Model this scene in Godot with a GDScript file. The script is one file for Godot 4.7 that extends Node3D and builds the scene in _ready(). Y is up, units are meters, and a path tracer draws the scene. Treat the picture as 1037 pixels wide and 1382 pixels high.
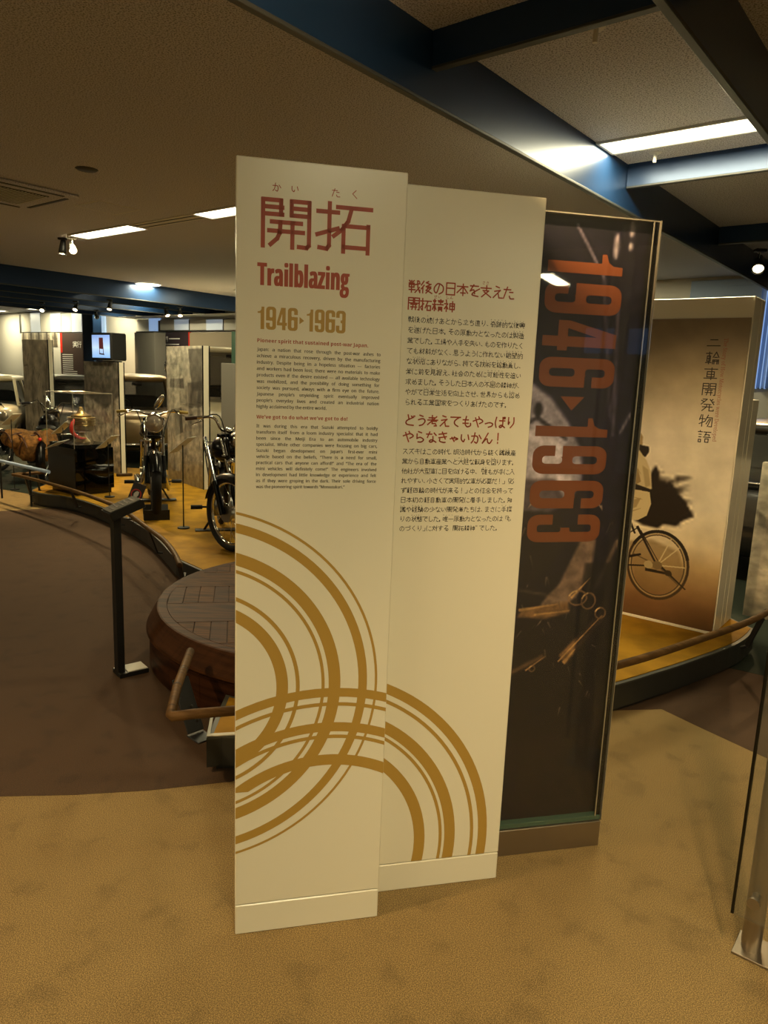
extends Node3D

# ---------------------------------------------------------------- camera, light, structure first
const EYE := Vector3(0.0, 1.6, 0.0)
const FOCAL := 980.68            # pixels, in a 1037 x 1382 frame
const PITCH := 10.466
const ROLL := 2.2457
const CEIL := 3.1
const DECK := 0.165              # height of the display platforms
const AX := Vector3(0.62018, 0.0, -0.78446)   # along the long ceiling beams
const NX := Vector3(0.78446, 0.0, 0.62018)    # across them
const WALL_A := 10.7

var cam_r: Vector3
var cam_u: Vector3
var cam_f: Vector3
var M := {}
var used := {}
var serif: Font
var sans: Font
var sans_bold: Font
var compressed: Font

func _ready() -> void:
	set_camera()
	set_world()
	make_materials()
	make_fonts()
	build_structure()
	build_ceiling_lights()
	build_info_panels()
	build_platforms()
	build_foreground()
	build_motorcycles()
	build_left_displays()
	build_vehicles()
	build_right_displays()
	build_spotlights()

func set_camera() -> void:
	var p := deg_to_rad(PITCH)
	var q := deg_to_rad(ROLL)
	cam_f = Vector3(0, -sin(p), -cos(p))
	var u := Vector3(0, cos(p), -sin(p))
	cam_r = cos(q) * Vector3.RIGHT + sin(q) * u
	cam_u = -sin(q) * Vector3.RIGHT + cos(q) * u
	var c := Camera3D.new()
	c.name = "camera"
	c.transform = Transform3D(Basis(cam_r, cam_u, -cam_f), EYE)
	c.fov = rad_to_deg(2.0 * atan(691.0 / FOCAL))
	c.near = 0.05
	c.far = 100.0
	c.current = true
	add_child(c)

func set_world() -> void:
	var e := Environment.new()
	e.background_mode = Environment.BG_SKY
	var sky := Sky.new()
	var sm := ProceduralSkyMaterial.new()
	sm.sky_top_color = Color(0.42, 0.6, 0.95)
	sm.sky_horizon_color = Color(0.66, 0.8, 1.0)
	sm.ground_bottom_color = Color(0.25, 0.25, 0.25)
	sm.ground_horizon_color = Color(0.6, 0.68, 0.75)
	sm.sky_energy_multiplier = 0.5
	sky.sky_material = sm
	e.sky = sky
	e.tonemap_mode = Environment.TONE_MAPPER_LINEAR
	e.tonemap_exposure = 2.0
	e.sdfgi_enabled = true
	e.ssao_enabled = true
	e.ssil_enabled = true
	var w := WorldEnvironment.new()
	w.name = "surroundings"
	w.environment = e
	add_child(w)

const FLUO := Color(1.0, 0.94, 0.74)
const HALO := Color(1.0, 0.84, 0.6)
const FLUO_ENERGY := 3.0
const HALO_ENERGY := 3.2

# ---------------------------------------------------------------- where things stand
func at(x: float, y: float, height := 0.0) -> Vector3:       # the point of a level plane seen at a pixel
	var d := cam_r * (x - 518.5) - cam_u * (y - 691.0) + cam_f * FOCAL
	return EYE + d * ((height - EYE.y) / d.y)

func above(x: float, y: float, foot: Vector3) -> Vector3:    # the point straight above a foot
	var d := cam_r * (x - 518.5) - cam_u * (y - 691.0) + cam_f * FOCAL
	return EYE + d * (Vector2(foot.x, foot.z).length() / Vector2(d.x, d.z).length())

func on_plane(x: float, y: float, q: Vector3, n: Vector3) -> Vector3:
	var d := cam_r * (x - 518.5) - cam_u * (y - 691.0) + cam_f * FOCAL
	return EYE + d * ((q - EYE).dot(n) / d.dot(n))

func room(a: float, n: float, y := 0.0) -> Vector3:
	return AX * a + NX * n + Vector3(0, y, 0)

func frame(x: Vector3, at_: Vector3) -> Transform3D:         # upright frame: x along the given level direction, z out of its face
	var h := Vector3(x.x, 0, x.z).normalized()
	return Transform3D(Basis(h, Vector3.UP, h.cross(Vector3.UP)), at_)

# ---------------------------------------------------------------- things and parts
func numbered(called: String) -> String:
	var k: int = used.get(called, 0)
	used[called] = k + 1
	return called if k == 0 else "%s_%03d" % [called, k]

func thing(called: String, label: String, category: String, t := Transform3D(), group := "") -> Node3D:
	var o := Node3D.new()
	o.name = numbered(called)
	o.transform = t
	add_child(o)
	tag(o, label, category, group)
	return o

func tag(o: Node, label: String, category: String, group := "") -> void:
	o.set_meta("label", label)
	o.set_meta("category", category)
	if group:
		o.set_meta("group", group)

func structure(called: String, label := "", t := Transform3D()) -> Node3D:
	var o := Node3D.new()
	o.name = numbered(called)
	o.transform = t
	add_child(o)
	o.set_meta("kind", "structure")
	if label:
		o.set_meta("label", label)
	return o

func part(called: String, s: Shape, mat: Material, parent: Node, label := "") -> MeshInstance3D:
	var o := MeshInstance3D.new()
	o.name = called
	o.mesh = s.done()
	o.material_override = mat
	parent.add_child(o, true)
	if label:
		o.set_meta("label", label)
	return o

func ready_part(called: String, mesh: Mesh, mat: Material, parent: Node, t := Transform3D()) -> MeshInstance3D:
	var o := MeshInstance3D.new()
	o.name = called
	o.mesh = mesh
	o.material_override = mat
	o.transform = t
	parent.add_child(o, true)
	return o

static func T(x: float, y: float, z: float) -> Transform3D:
	return Transform3D(Basis(), Vector3(x, y, z))

static func TB(b: Basis, o: Vector3) -> Transform3D:
	return Transform3D(b, o)

# ---------------------------------------------------------------- shapes
class Shape:
	var st := SurfaceTool.new()
	func _init() -> void:
		st.begin(Mesh.PRIMITIVE_TRIANGLES)
		st.set_smooth_group(-1)
	func smooth(on: bool) -> Shape:
		st.set_smooth_group(1 if on else -1)
		return self
	func v(p: Vector3, uv := Vector2.ZERO) -> void:
		st.set_uv(uv)
		st.add_vertex(p)
	func tri(a: Vector3, b: Vector3, c: Vector3) -> Shape:
		v(a); v(b); v(c)
		return self
	func quad(a: Vector3, b: Vector3, c: Vector3, d: Vector3) -> Shape:   # clockwise seen from outside
		v(a, Vector2(0, 0)); v(b, Vector2(1, 0)); v(c, Vector2(1, 1))
		v(a, Vector2(0, 0)); v(c, Vector2(1, 1)); v(d, Vector2(0, 1))
		return self
	func box(t: Transform3D, size: Vector3, bevel := 0.0) -> Shape:
		var h := size * 0.5
		var b := minf(bevel, minf(h.x, minf(h.y, h.z)) * 0.9)
		st.set_smooth_group(-1)
		for ax in 3:
			for s in [-1.0, 1.0]:
				var u := (ax + 1) % 3
				var w := (ax + 2) % 3
				var q := []
				for k in [[-1, -1], [1, -1], [1, 1], [-1, 1]]:
					var p := Vector3.ZERO
					p[ax] = h[ax] * s
					p[u] = (h[u] - b) * k[0]
					p[w] = (h[w] - b) * k[1]
					q.append(t * p)
				if s > 0: quad(q[3], q[2], q[1], q[0])
				else: quad(q[0], q[1], q[2], q[3])
		if b > 0.0:
			for ax in 3:
				var u := (ax + 1) % 3
				var w := (ax + 2) % 3
				for k in [[-1, -1], [1, -1], [1, 1], [-1, 1]]:
					var q := []
					for e in [[-1, 0], [1, 0], [1, 1], [-1, 1]]:
						var p := Vector3.ZERO
						p[ax] = (h[ax] - b) * e[0]
						p[u] = (h[u] if e[1] == 0 else h[u] - b) * k[0]
						p[w] = (h[w] - b if e[1] == 0 else h[w]) * k[1]
						q.append(t * p)
					if k[0] * k[1] > 0: quad(q[3], q[2], q[1], q[0])
					else: quad(q[0], q[1], q[2], q[3])
			for sx in [-1, 1]:
				for sy in [-1, 1]:
					for sz in [-1, 1]:
						var a := t * Vector3(h.x * sx, (h.y - b) * sy, (h.z - b) * sz)
						var c := t * Vector3((h.x - b) * sx, h.y * sy, (h.z - b) * sz)
						var d := t * Vector3((h.x - b) * sx, (h.y - b) * sy, h.z * sz)
						if sx * sy * sz > 0: tri(a, d, c)
						else: tri(a, c, d)
		return self
	func bar(a: Vector3, b: Vector3, w: float, d: float, bevel := 0.0, side := Vector3.UP) -> Shape:  # a square bar from a to b
		var z := (b - a).normalized()
		var x := side.cross(z)
		if x.length() < 0.01: x = Vector3.RIGHT.cross(z)
		x = x.normalized()
		return box(Transform3D(Basis(x, z.cross(x), z), (a + b) * 0.5), Vector3(w, d, a.distance_to(b)), bevel)
	func tube(pts: Array, r, sides := 8, closed := false) -> Shape:
		st.set_smooth_group(1)
		var n := pts.size()
		var rings := []
		var up := Vector3.ZERO
		for i in n:
			var a: Vector3 = pts[(i - 1 + n) % n] if closed or i > 0 else pts[i]
			var b: Vector3 = pts[(i + 1) % n] if closed or i < n - 1 else pts[i]
			var z := (b - a).normalized()
			if up == Vector3.ZERO:
				up = Vector3.UP if absf(z.y) < 0.9 else Vector3.RIGHT
			var x := up.cross(z).normalized()
			up = z.cross(x)
			var rad: float = r[i] if r is Array else r
			var ring := []
			for k in sides:
				var f := TAU * k / sides
				ring.append(pts[i] + (x * cos(f) + up * sin(f)) * rad)
			rings.append(ring)
		for i in (n if closed else n - 1):
			var p: Array = rings[i]
			var q: Array = rings[(i + 1) % n]
			for k in sides:
				var j := (k + 1) % sides
				quad(p[k], q[k], q[j], p[j])
		st.set_smooth_group(-1)
		if not closed:
			for k in range(1, sides - 1):
				tri(rings[0][0], rings[0][k], rings[0][k + 1])
				tri(rings[n - 1][0], rings[n - 1][k + 1], rings[n - 1][k])
		return self
	func lathe(t: Transform3D, prof: Array, segs := 24, soft := true, from := 0.0, to := TAU) -> Shape:   # profile of (radius, height), from the bottom up outside
		for i in prof.size() - 1:
			st.set_smooth_group(2 + i if not soft else 1)
			var a: Vector2 = prof[i]
			var b: Vector2 = prof[i + 1]
			for k in segs:
				var f := lerpf(from, to, float(k) / segs)
				var g := lerpf(from, to, float(k + 1) / segs)
				var p0 := t * Vector3(a.x * cos(f), a.y, a.x * sin(f))
				var p1 := t * Vector3(a.x * cos(g), a.y, a.x * sin(g))
				var q0 := t * Vector3(b.x * cos(f), b.y, b.x * sin(f))
				var q1 := t * Vector3(b.x * cos(g), b.y, b.x * sin(g))
				if a.x < 1e-5: tri(p0, q0, q1)
				elif b.x < 1e-5: tri(p0, q0, p1)
				else: quad(p0, q0, q1, p1)
		st.set_smooth_group(-1)
		return self
	func torus(t: Transform3D, big: float, small: float, segs := 32, sides := 8) -> Shape:   # round the local x axis
		var pts := []
		for k in segs:
			var f := TAU * k / segs
			pts.append(t * Vector3(0, cos(f) * big, sin(f) * big))
		return tube(pts, small, sides, true)
	func extrude(t: Transform3D, poly: PackedVector2Array, depth: float, bevel := 0.0) -> Shape:   # outline in local xy, from z = -depth to z = 0
		st.set_smooth_group(-1)
		if not Geometry2D.is_polygon_clockwise(poly):
			poly = poly.duplicate()
			poly.reverse()
		var inner := poly
		if bevel > 0.0:
			var o := Geometry2D.offset_polygon(poly, -bevel, Geometry2D.JOIN_MITER)
			if o.size() == 1 and o[0].size() == poly.size():
				inner = o[0]
				var best := 0
				for k in poly.size():
					if inner[k].distance_to(poly[0]) < inner[best].distance_to(poly[0]): best = k
				var turned := PackedVector2Array()
				for k in poly.size(): turned.append(inner[(k + best) % poly.size()])
				inner = turned
				if not Geometry2D.is_polygon_clockwise(inner): inner = poly; bevel = 0.0
			else: bevel = 0.0
		var ix := Geometry2D.triangulate_polygon(inner)
		for k in range(0, ix.size(), 3):
			var a := inner[ix[k]]
			var b := inner[ix[k + 1]]
			var c := inner[ix[k + 2]]
			if (b - a).cross(c - a) > 0.0:
				var s := b; b = c; c = s
			tri(t * Vector3(a.x, a.y, 0), t * Vector3(b.x, b.y, 0), t * Vector3(c.x, c.y, 0))
			if depth > 0.0:
				tri(t * Vector3(a.x, a.y, -depth), t * Vector3(c.x, c.y, -depth), t * Vector3(b.x, b.y, -depth))
		if depth > 0.0:
			var n := poly.size()
			for k in n:
				var j := (k + 1) % n
				var p := poly[k]
				var q := poly[j]
				quad(t * Vector3(p.x, p.y, -bevel), t * Vector3(p.x, p.y, -depth), t * Vector3(q.x, q.y, -depth), t * Vector3(q.x, q.y, -bevel))
				if bevel > 0.0:
					quad(t * Vector3(inner[k].x, inner[k].y, 0), t * Vector3(p.x, p.y, -bevel), t * Vector3(q.x, q.y, -bevel), t * Vector3(inner[j].x, inner[j].y, 0))
		return self
	func sheet(t: Transform3D, poly: PackedVector2Array, z := 0.0) -> Shape:   # flat print facing local +z
		var ix := Geometry2D.triangulate_polygon(poly)
		for k in range(0, ix.size(), 3):
			var a := poly[ix[k]]
			var b := poly[ix[k + 1]]
			var c := poly[ix[k + 2]]
			if (b - a).cross(c - a) > 0.0:
				var s := b; b = c; c = s
			tri(t * Vector3(a.x, a.y, z), t * Vector3(b.x, b.y, z), t * Vector3(c.x, c.y, z))
		return self
	func picture(t: Transform3D, x0: float, y0: float, x1: float, y1: float, z := 0.0) -> Shape:   # a rectangle with its own uv
		return quad(t * Vector3(x0, y1, z), t * Vector3(x1, y1, z), t * Vector3(x1, y0, z), t * Vector3(x0, y0, z))
	func stroke(t: Transform3D, pts: PackedVector2Array, w: float, z := 0.0) -> Shape:   # a flat pen stroke with square ends
		for k in pts.size() - 1:
			var d := (pts[k + 1] - pts[k]).normalized() * w * 0.5
			var n := Vector2(-d.y, d.x)
			var a := pts[k] - (d * 0.8 if k == 0 else d * 0.7)
			var b := pts[k + 1] + (d * 0.8 if k == pts.size() - 2 else d * 0.7)
			var q := [a + n, b + n, b - n, a - n]
			quad(t * Vector3(q[0].x, q[0].y, z), t * Vector3(q[1].x, q[1].y, z), t * Vector3(q[2].x, q[2].y, z), t * Vector3(q[3].x, q[3].y, z))
		return self
	func sphere(t: Transform3D, r: Vector3, segs := 16, rows := 10) -> Shape:
		var prof := []
		for k in rows + 1:
			var f := PI * k / rows
			prof.append(Vector2(sin(f), -cos(f)))
		return lathe(t * Transform3D(Basis.from_scale(r), Vector3.ZERO), prof, segs)
	func done() -> ArrayMesh:
		st.generate_normals()
		return st.commit()

static func rect(x0: float, y0: float, x1: float, y1: float) -> PackedVector2Array:
	return PackedVector2Array([Vector2(x0, y0), Vector2(x1, y0), Vector2(x1, y1), Vector2(x0, y1)])

static func ring_piece(c: Vector2, r0: float, r1: float, f: float, g: float) -> PackedVector2Array:
	var a := Vector2(cos(f), sin(f))
	var b := Vector2(cos(g), sin(g))
	return PackedVector2Array([c + a * r0, c + a * r1, c + b * r1, c + b * r0])

static func curve(pts: Array, steps := 6, closed := false) -> Array:      # a smooth line through points
	var out := []
	var n := pts.size()
	for i in (n if closed else n - 1):
		var p0 = pts[(i - 1 + n) % n] if closed or i > 0 else pts[i]
		var p1 = pts[i]
		var p2 = pts[(i + 1) % n]
		var p3 = pts[(i + 2) % n] if closed or i < n - 2 else p2
		for k in steps:
			out.append(p1.cubic_interpolate(p2, p0, p3, float(k) / steps))
	if not closed: out.append(pts[n - 1])
	return out

# ---------------------------------------------------------------- materials
func mat(key: String, c: Color, rough := 0.6, metal := 0.0) -> StandardMaterial3D:
	var m := StandardMaterial3D.new()
	m.resource_name = key
	m.albedo_color = c
	m.roughness = rough
	m.metallic = metal
	M[key] = m
	return m

func noise_tex(freq: float, colors: Array, stops: Array, size := 512, octaves := 4, kind := FastNoiseLite.TYPE_SIMPLEX_SMOOTH, seed_ := 1, stretch := Vector2.ONE, seamless := true) -> ImageTexture:
	var n := FastNoiseLite.new()
	n.seed = seed_
	n.frequency = freq
	n.noise_type = kind
	n.fractal_octaves = octaves
	var im := n.get_seamless_image(int(size * stretch.x), int(size * stretch.y), false, false, 0.1) if seamless else n.get_image(int(size * stretch.x), int(size * stretch.y))
	if stretch != Vector2.ONE: im.resize(size, size)
	im.convert(Image.FORMAT_RGB8)
	var g := Gradient.new()
	g.offsets = PackedFloat32Array(stops)
	g.colors = PackedColorArray(colors)
	var table := PackedByteArray()
	for k in 256:
		var c := g.sample(k / 255.0)
		table.append(int(c.r * 255)); table.append(int(c.g * 255)); table.append(int(c.b * 255))
	var d := im.get_data()
	for k in range(0, d.size(), 3):
		var b := d[k] * 3
		d[k] = table[b]; d[k + 1] = table[b + 1]; d[k + 2] = table[b + 2]
	return ImageTexture.create_from_image(Image.create_from_data(im.get_width(), im.get_height(), false, Image.FORMAT_RGB8, d))

func world_tex(m: StandardMaterial3D, t: Texture2D, per_metre: float) -> void:
	m.albedo_texture = t
	m.uv1_triplanar = true
	m.uv1_world_triplanar = true
	m.uv1_scale = Vector3.ONE * per_metre

func detail(m: StandardMaterial3D, t: Texture2D, per_metre: float) -> void:
	m.detail_enabled = true
	m.detail_albedo = t
	m.detail_blend_mode = BaseMaterial3D.BLEND_MODE_MUL
	m.detail_uv_layer = BaseMaterial3D.DETAIL_UV_2
	m.uv2_triplanar = true
	m.uv2_world_triplanar = true
	m.uv2_scale = Vector3.ONE * per_metre

func grey(v: float) -> Color:
	return Color(v, v, v)

func make_materials() -> void:
	var m: StandardMaterial3D
	var pile := noise_tex(0.15, [grey(0.52), grey(1.0)], [0.2, 0.8], 512, 3, FastNoiseLite.TYPE_SIMPLEX_SMOOTH, 1, Vector2.ONE, false)
	var wear := noise_tex(0.012, [grey(0.9), grey(0.98), grey(1.0)], [0.16, 0.36, 0.8], 512, 6, FastNoiseLite.TYPE_SIMPLEX_SMOOTH, 5)
	var pile_n := noise_tex(0.25, [grey(0.0), grey(1.0)], [0.2, 0.8], 512, 2, FastNoiseLite.TYPE_SIMPLEX_SMOOTH, 2, Vector2.ONE, false)
	for c in [["carpet_beige", Color(0.79, 0.66, 0.42)], ["carpet_brown", Color(0.42, 0.305, 0.2)], ["carpet_green", Color(0.14, 0.2, 0.13)]]:
		m = mat(c[0], c[1], 0.95)
		world_tex(m, pile, 3.2)
		detail(m, wear, 0.8)
		m.heightmap_enabled = true
		m.heightmap_texture = pile_n
		m.heightmap_scale = 0.25
		m.rim_enabled = true
		m.rim = 0.25
		m.rim_tint = 0.8
	m = mat("ceiling", Color(0.76, 0.75, 0.77), 0.95)
	world_tex(m, noise_tex(0.09, [grey(0.62), grey(0.93), grey(1.0)], [0.24, 0.34, 0.6], 512, 2, FastNoiseLite.TYPE_SIMPLEX, 9, Vector2.ONE, false), 1.6)
	mat("beam", Color(0.1, 0.2, 0.34), 0.32, 0.3)
	mat("beam_edge", Color(0.2, 0.21, 0.21), 0.5)
	m = mat("wall_white", Color(0.8, 0.79, 0.76), 0.85)
	mat("wall_blue", Color(0.62, 0.7, 0.82), 0.8)  # on the end wall this holds the blue daylight as colour
	mat("panel_white", Color(0.9, 0.88, 0.8), 0.3)
	M.panel_white.clearcoat_enabled = true
	M.panel_white.clearcoat = 0.35
	M.panel_white.clearcoat_roughness = 0.22
	mat("ink_red", Color(0.64, 0.24, 0.1), 0.45)
	mat("ink_gold", Color(0.69, 0.55, 0.25), 0.42)
	mat("ink_black", Color(0.13, 0.11, 0.085), 0.5)
	mat("ink_orange", Color(0.47, 0.25, 0.12), 0.45)
	mat("ink_brick", Color(0.56, 0.27, 0.2), 0.6)
	mat("ink_white", Color(0.9, 0.9, 0.88), 0.5)
	m = mat("steel", Color(0.62, 0.58, 0.52), 0.34, 0.9)
	mat("chrome", Color(0.86, 0.86, 0.85), 0.08, 1.0)
	mat("alloy", Color(0.6, 0.6, 0.58), 0.35, 0.9)
	mat("brass", Color(0.7, 0.6, 0.4), 0.32, 0.9)
	mat("gold_engine", Color(0.6, 0.55, 0.44), 0.4, 0.8)
	mat("black_paint", Color(0.03, 0.03, 0.03), 0.25)
	M.black_paint.metallic_specular = 0.35
	mat("black_metal", Color(0.06, 0.06, 0.058), 0.5)
	mat("black_gloss", Color(0.012, 0.012, 0.012), 0.06)
	mat("charcoal", Color(0.13, 0.125, 0.11), 0.55)
	mat("tyre", Color(0.035, 0.035, 0.035), 0.75)
	mat("leather_brown", Color(0.3, 0.17, 0.09), 0.55)
	mat("leather_black", Color(0.05, 0.045, 0.04), 0.55)
	mat("canvas_tan", Color(0.62, 0.43, 0.2), 0.9)
	world_tex(M.canvas_tan, noise_tex(0.03, [grey(0.6), grey(1.0)], [0.25, 0.7], 256, 4, FastNoiseLite.TYPE_SIMPLEX_SMOOTH, 8), 2.0)
	mat("canvas_green", Color(0.3, 0.34, 0.1), 0.9)
	mat("grip_tan", Color(0.52, 0.44, 0.18), 0.7)
	mat("grip_brown", Color(0.28, 0.18, 0.12), 0.7)
	mat("pink_paint", Color(0.75, 0.42, 0.58), 0.35)
	mat("yellow_paint", Color(0.9, 0.68, 0.12), 0.4)
	mat("orange_paint", Color(0.8, 0.28, 0.12), 0.4)
	mat("red_paint", Color(0.78, 0.16, 0.1), 0.4)
	mat("lens_glass", Color(0.72, 0.68, 0.62), 0.12, 0.55)
	m = mat("deck_mustard", Color(0.645, 0.48, 0.12), 0.7)
	m.metallic_specular = 0.25
	world_tex(m, noise_tex(0.02, [grey(0.86), grey(1.0)], [0.3, 0.7], 256, 4, FastNoiseLite.TYPE_SIMPLEX_SMOOTH, 3), 0.6)
	mat("deck_fascia", Color(0.15, 0.155, 0.145), 0.5)
	mat("deck_lip", Color(0.27, 0.28, 0.26), 0.5)
	mat("deck_border", Color(0.75, 0.73, 0.66), 0.5)
	var grain := noise_tex(0.02, [grey(0.62), grey(0.9), grey(1.0)], [0.25, 0.5, 0.75], 512, 5, FastNoiseLite.TYPE_SIMPLEX_SMOOTH, 4, Vector2(0.25, 2.0))
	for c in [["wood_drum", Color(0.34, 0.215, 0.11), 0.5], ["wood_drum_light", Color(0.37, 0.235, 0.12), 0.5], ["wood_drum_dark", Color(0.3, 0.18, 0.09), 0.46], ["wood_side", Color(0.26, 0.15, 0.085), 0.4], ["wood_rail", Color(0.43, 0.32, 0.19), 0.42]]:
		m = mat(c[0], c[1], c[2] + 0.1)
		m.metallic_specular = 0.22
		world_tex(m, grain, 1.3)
	m = mat("glass", Color(0.4, 0.42, 0.42, 0.02), 0.02)
	m.metallic_specular = 0.36
	m.transparency = BaseMaterial3D.TRANSPARENCY_ALPHA
	m = mat("glass_tint", Color(0.4, 0.46, 0.43, 0.07), 0.03)
	m.transparency = BaseMaterial3D.TRANSPARENCY_ALPHA
	m = mat("glass_dark", Color(0.05, 0.06, 0.06, 0.6), 0.03)
	m.transparency = BaseMaterial3D.TRANSPARENCY_ALPHA
	mat("glass_edge", Color(0.02, 0.03, 0.03), 0.12)
	mat("acrylic_edge", Color(0.85, 0.83, 0.76), 0.1, 0.7)
	mat("acrylic_green", Color(0.3, 0.42, 0.36), 0.1, 0.3)
	mat("sign_paper", Color(0.82, 0.82, 0.78), 0.6)
	mat("sign_dark", Color(0.16, 0.12, 0.13), 0.5)
	mat("car_cream", Color(0.82, 0.78, 0.66), 0.2)
	mat("car_gold", Color(0.5, 0.41, 0.24), 0.25, 0.3)
	mat("car_white", Color(0.85, 0.85, 0.8), 0.2)
	mat("car_dark", Color(0.06, 0.045, 0.04), 0.12)
	mat("car_grey", Color(0.25, 0.25, 0.24), 0.25)
	for k in ["car_cream", "car_gold", "car_white", "car_dark", "car_grey"]:
		M[k].clearcoat_enabled = true
	mat("partition_grey", Color(0.45, 0.44, 0.41), 0.8)
	mat("rubber", Color(0.04, 0.04, 0.04), 0.8)
	m = mat("tube_glow", Color(1, 1, 1), 0.5)
	m.emission_enabled = true
	m.emission = Color(1.0, 0.97, 0.86)
	m.emission_energy_multiplier = 3.0
	m = mat("spot_glow", Color(1, 1, 1), 0.4)
	m.emission_enabled = true
	m.emission = Color(1.0, 0.9, 0.7)
	m.emission_energy_multiplier = 6.0

func make_fonts() -> void:
	var a := SystemFont.new(); a.font_names = PackedStringArray(["Droid Sans"]); sans = a
	var b := SystemFont.new(); b.font_names = PackedStringArray(["Droid Sans"]); b.font_weight = 700; sans_bold = b
	var s := SystemFont.new(); s.font_names = PackedStringArray(["Droid Serif"]); serif = s
	compressed = b

# ---------------------------------------------------------------- the room
func build_structure() -> void:
	# floor: beige carpet, a brown field that runs in a curve round the displays, green at the back
	var f := structure("floor", "carpeted museum floor in beige, brown and green")
	var s := Shape.new()
	s.box(frame(AX, room(-1.0, -6.0, -0.06)), Vector3(30.0, 0.1, 46.0))
	part("slab", s, M.charcoal, f)
	var far := room(WALL_A, -28.0)
	# brown field outline on the floor
	var brown := []
	for q in [Vector2(-300, 1060), Vector2(-120, 1071), Vector2(0, 1075), Vector2(100, 1073), Vector2(200, 1067), Vector2(312, 1055)]:
		brown.append(at(q.x, q.y))
	brown.append(Vector3(0.4, 0, -3.3))
	for q in [Vector2(893, 957), Vector2(950, 984), Vector2(1017, 1015), Vector2(1100, 1052), Vector2(1250, 1100)]:
		brown.append(at(q.x, q.y))
	for w in [Vector3(4.4, 0, -3.4), Vector3(4.0, 0, -4.6), Vector3(2.6, 0, -4.75), Vector3(0.5, 0, -5.5), Vector3(-1.5, 0, -8.6), Vector3(-3.2, 0, -8.6)]:
		brown.append(w)
	for q in [Vector2(52, 687), Vector2(20, 689.0), Vector2(-20, 690.5), Vector2(-160, 700), Vector2(-420, 760)]:
		brown.append(at(q.x, q.y))
	var bp := PackedVector2Array()
	for w in brown: bp.append(Vector2(w.x, -w.z))
	var whole := PackedVector2Array()
	for w in [room(-15.5, -28.5), room(WALL_A + 0.3, -28.5), room(WALL_A + 0.3, 16.5), room(-15.5, 16.5)]: whole.append(Vector2(w.x, -w.z))
	# green field at the back
	var green := []
	for w in [at(-260, 640), at(0, 660), at(41, 667), Vector3(-3.9, 0, -9.0), Vector3(-0.5, 0, -10.6), Vector3(2.2, 0, -5.2), at(960, 896), at(1030, 912), Vector3(3.3, 0, -4.1), room(WALL_A + 0.2, 16.0), room(WALL_A + 0.2, -28.0), at(-900, 640)]:
		green.append(w)
	var gp := PackedVector2Array()
	for w in green: gp.append(Vector2(w.x, -w.z))
	var flat := Transform3D(Basis(Vector3.RIGHT, Vector3(0, 0, -1), Vector3.UP), Vector3.ZERO)
	s = Shape.new(); s.extrude(flat * T(0, 0, 0.0), whole, 0.02); part("beige_carpet", s, M.carpet_beige, f)
	s = Shape.new(); s.extrude(flat * T(0, 0, 0.001), bp, 0.004); part("brown_carpet", s, M.carpet_brown, f)
	s = Shape.new(); s.extrude(flat * T(0, 0, 0.002), gp, 0.004); part("green_carpet", s, M.carpet_green, f)
	# ceiling
	var c := structure("ceiling", "speckled acoustic ceiling")
	s = Shape.new(); s.box(frame(AX, room(-2.0, -6.0, CEIL + 0.1)), Vector3(27.0, 0.2, 46.0)); part("ceiling_slab", s, M.ceiling, c)
	# walls
	var w := structure("wall_back", "pale wall behind the exhibits")
	s = Shape.new(); s.box(frame(NX, room(WALL_A + 0.1, -6.0, CEIL * 0.5)), Vector3(46.0, CEIL + 0.2, 0.2)); part("wall_face", s, M.wall_white, w)
	w = structure("wall_left", "pale far side wall")
	s = Shape.new(); s.box(frame(AX, room(-2.0, -28.6, CEIL * 0.5)), Vector3(27.0, CEIL + 0.2, 0.2)); part("wall_face", s, M.wall_white, w)
	# behind the camera: a wall with a row of windows on one side
	w = structure("wall_front", "pale wall")
	s = Shape.new(); s.box(frame(NX, room(-15.1, -6.0, CEIL * 0.5)), Vector3(46.0, CEIL + 0.2, 0.2)); part("wall_face", s, M.wall_white, w)
	w = structure("wall_right", "pale side wall with a strip of windows")
	s = Shape.new(); s.box(frame(AX, room(-2.0, 11.1, 1.05)), Vector3(27.0, 2.3, 0.2)); part("wall_below", s, M.wall_white, w)
	s = Shape.new(); s.box(frame(AX, room(-2.0, 11.1, 3.05)), Vector3(27.0, 0.3, 0.2)); part("wall_above", s, M.wall_white, w)
	for k in 10:
		s = Shape.new(); s.box(frame(AX, room(-15.2 + k * 2.9, 11.1, 2.55)), Vector3(0.9, 0.72, 0.2)); part("pier", s, M.wall_white, w)
	build_beams()

func beam_long(n: float, a0: float, a1: float, parent: Node, drop := 0.3, thick := 0.035) -> void:   # its right face at n
	var s := Shape.new()
	s.box(frame(AX, room((a0 + a1) * 0.5, n - thick * 0.5, CEIL - drop * 0.5 + 0.008)), Vector3(a1 - a0, drop - 0.016, thick - 0.006))
	part("web", s, M.beam, parent)
	s = Shape.new()
	s.box(frame(AX, room((a0 + a1) * 0.5, n - thick * 0.5, CEIL - drop + 0.008)), Vector3(a1 - a0, 0.016, thick), 0.003)
	part("flange", s, M.beam_edge, parent)

func beam_cross(a: float, n0: float, n1: float, parent: Node, drop := 0.157, thick := 0.04) -> void:   # its near face at a
	var s := Shape.new()
	s.box(frame(NX, room(a + thick * 0.5, (n0 + n1) * 0.5, CEIL - drop * 0.5 + 0.006)), Vector3(n1 - n0, drop - 0.012, thick - 0.006))
	part("web", s, M.beam, parent)
	s = Shape.new()
	s.box(frame(NX, room(a + thick * 0.5, (n0 + n1) * 0.5, CEIL - drop + 0.006)), Vector3(n1 - n0, 0.012, thick), 0.002)
	part("flange", s, M.beam_edge, parent)

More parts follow.
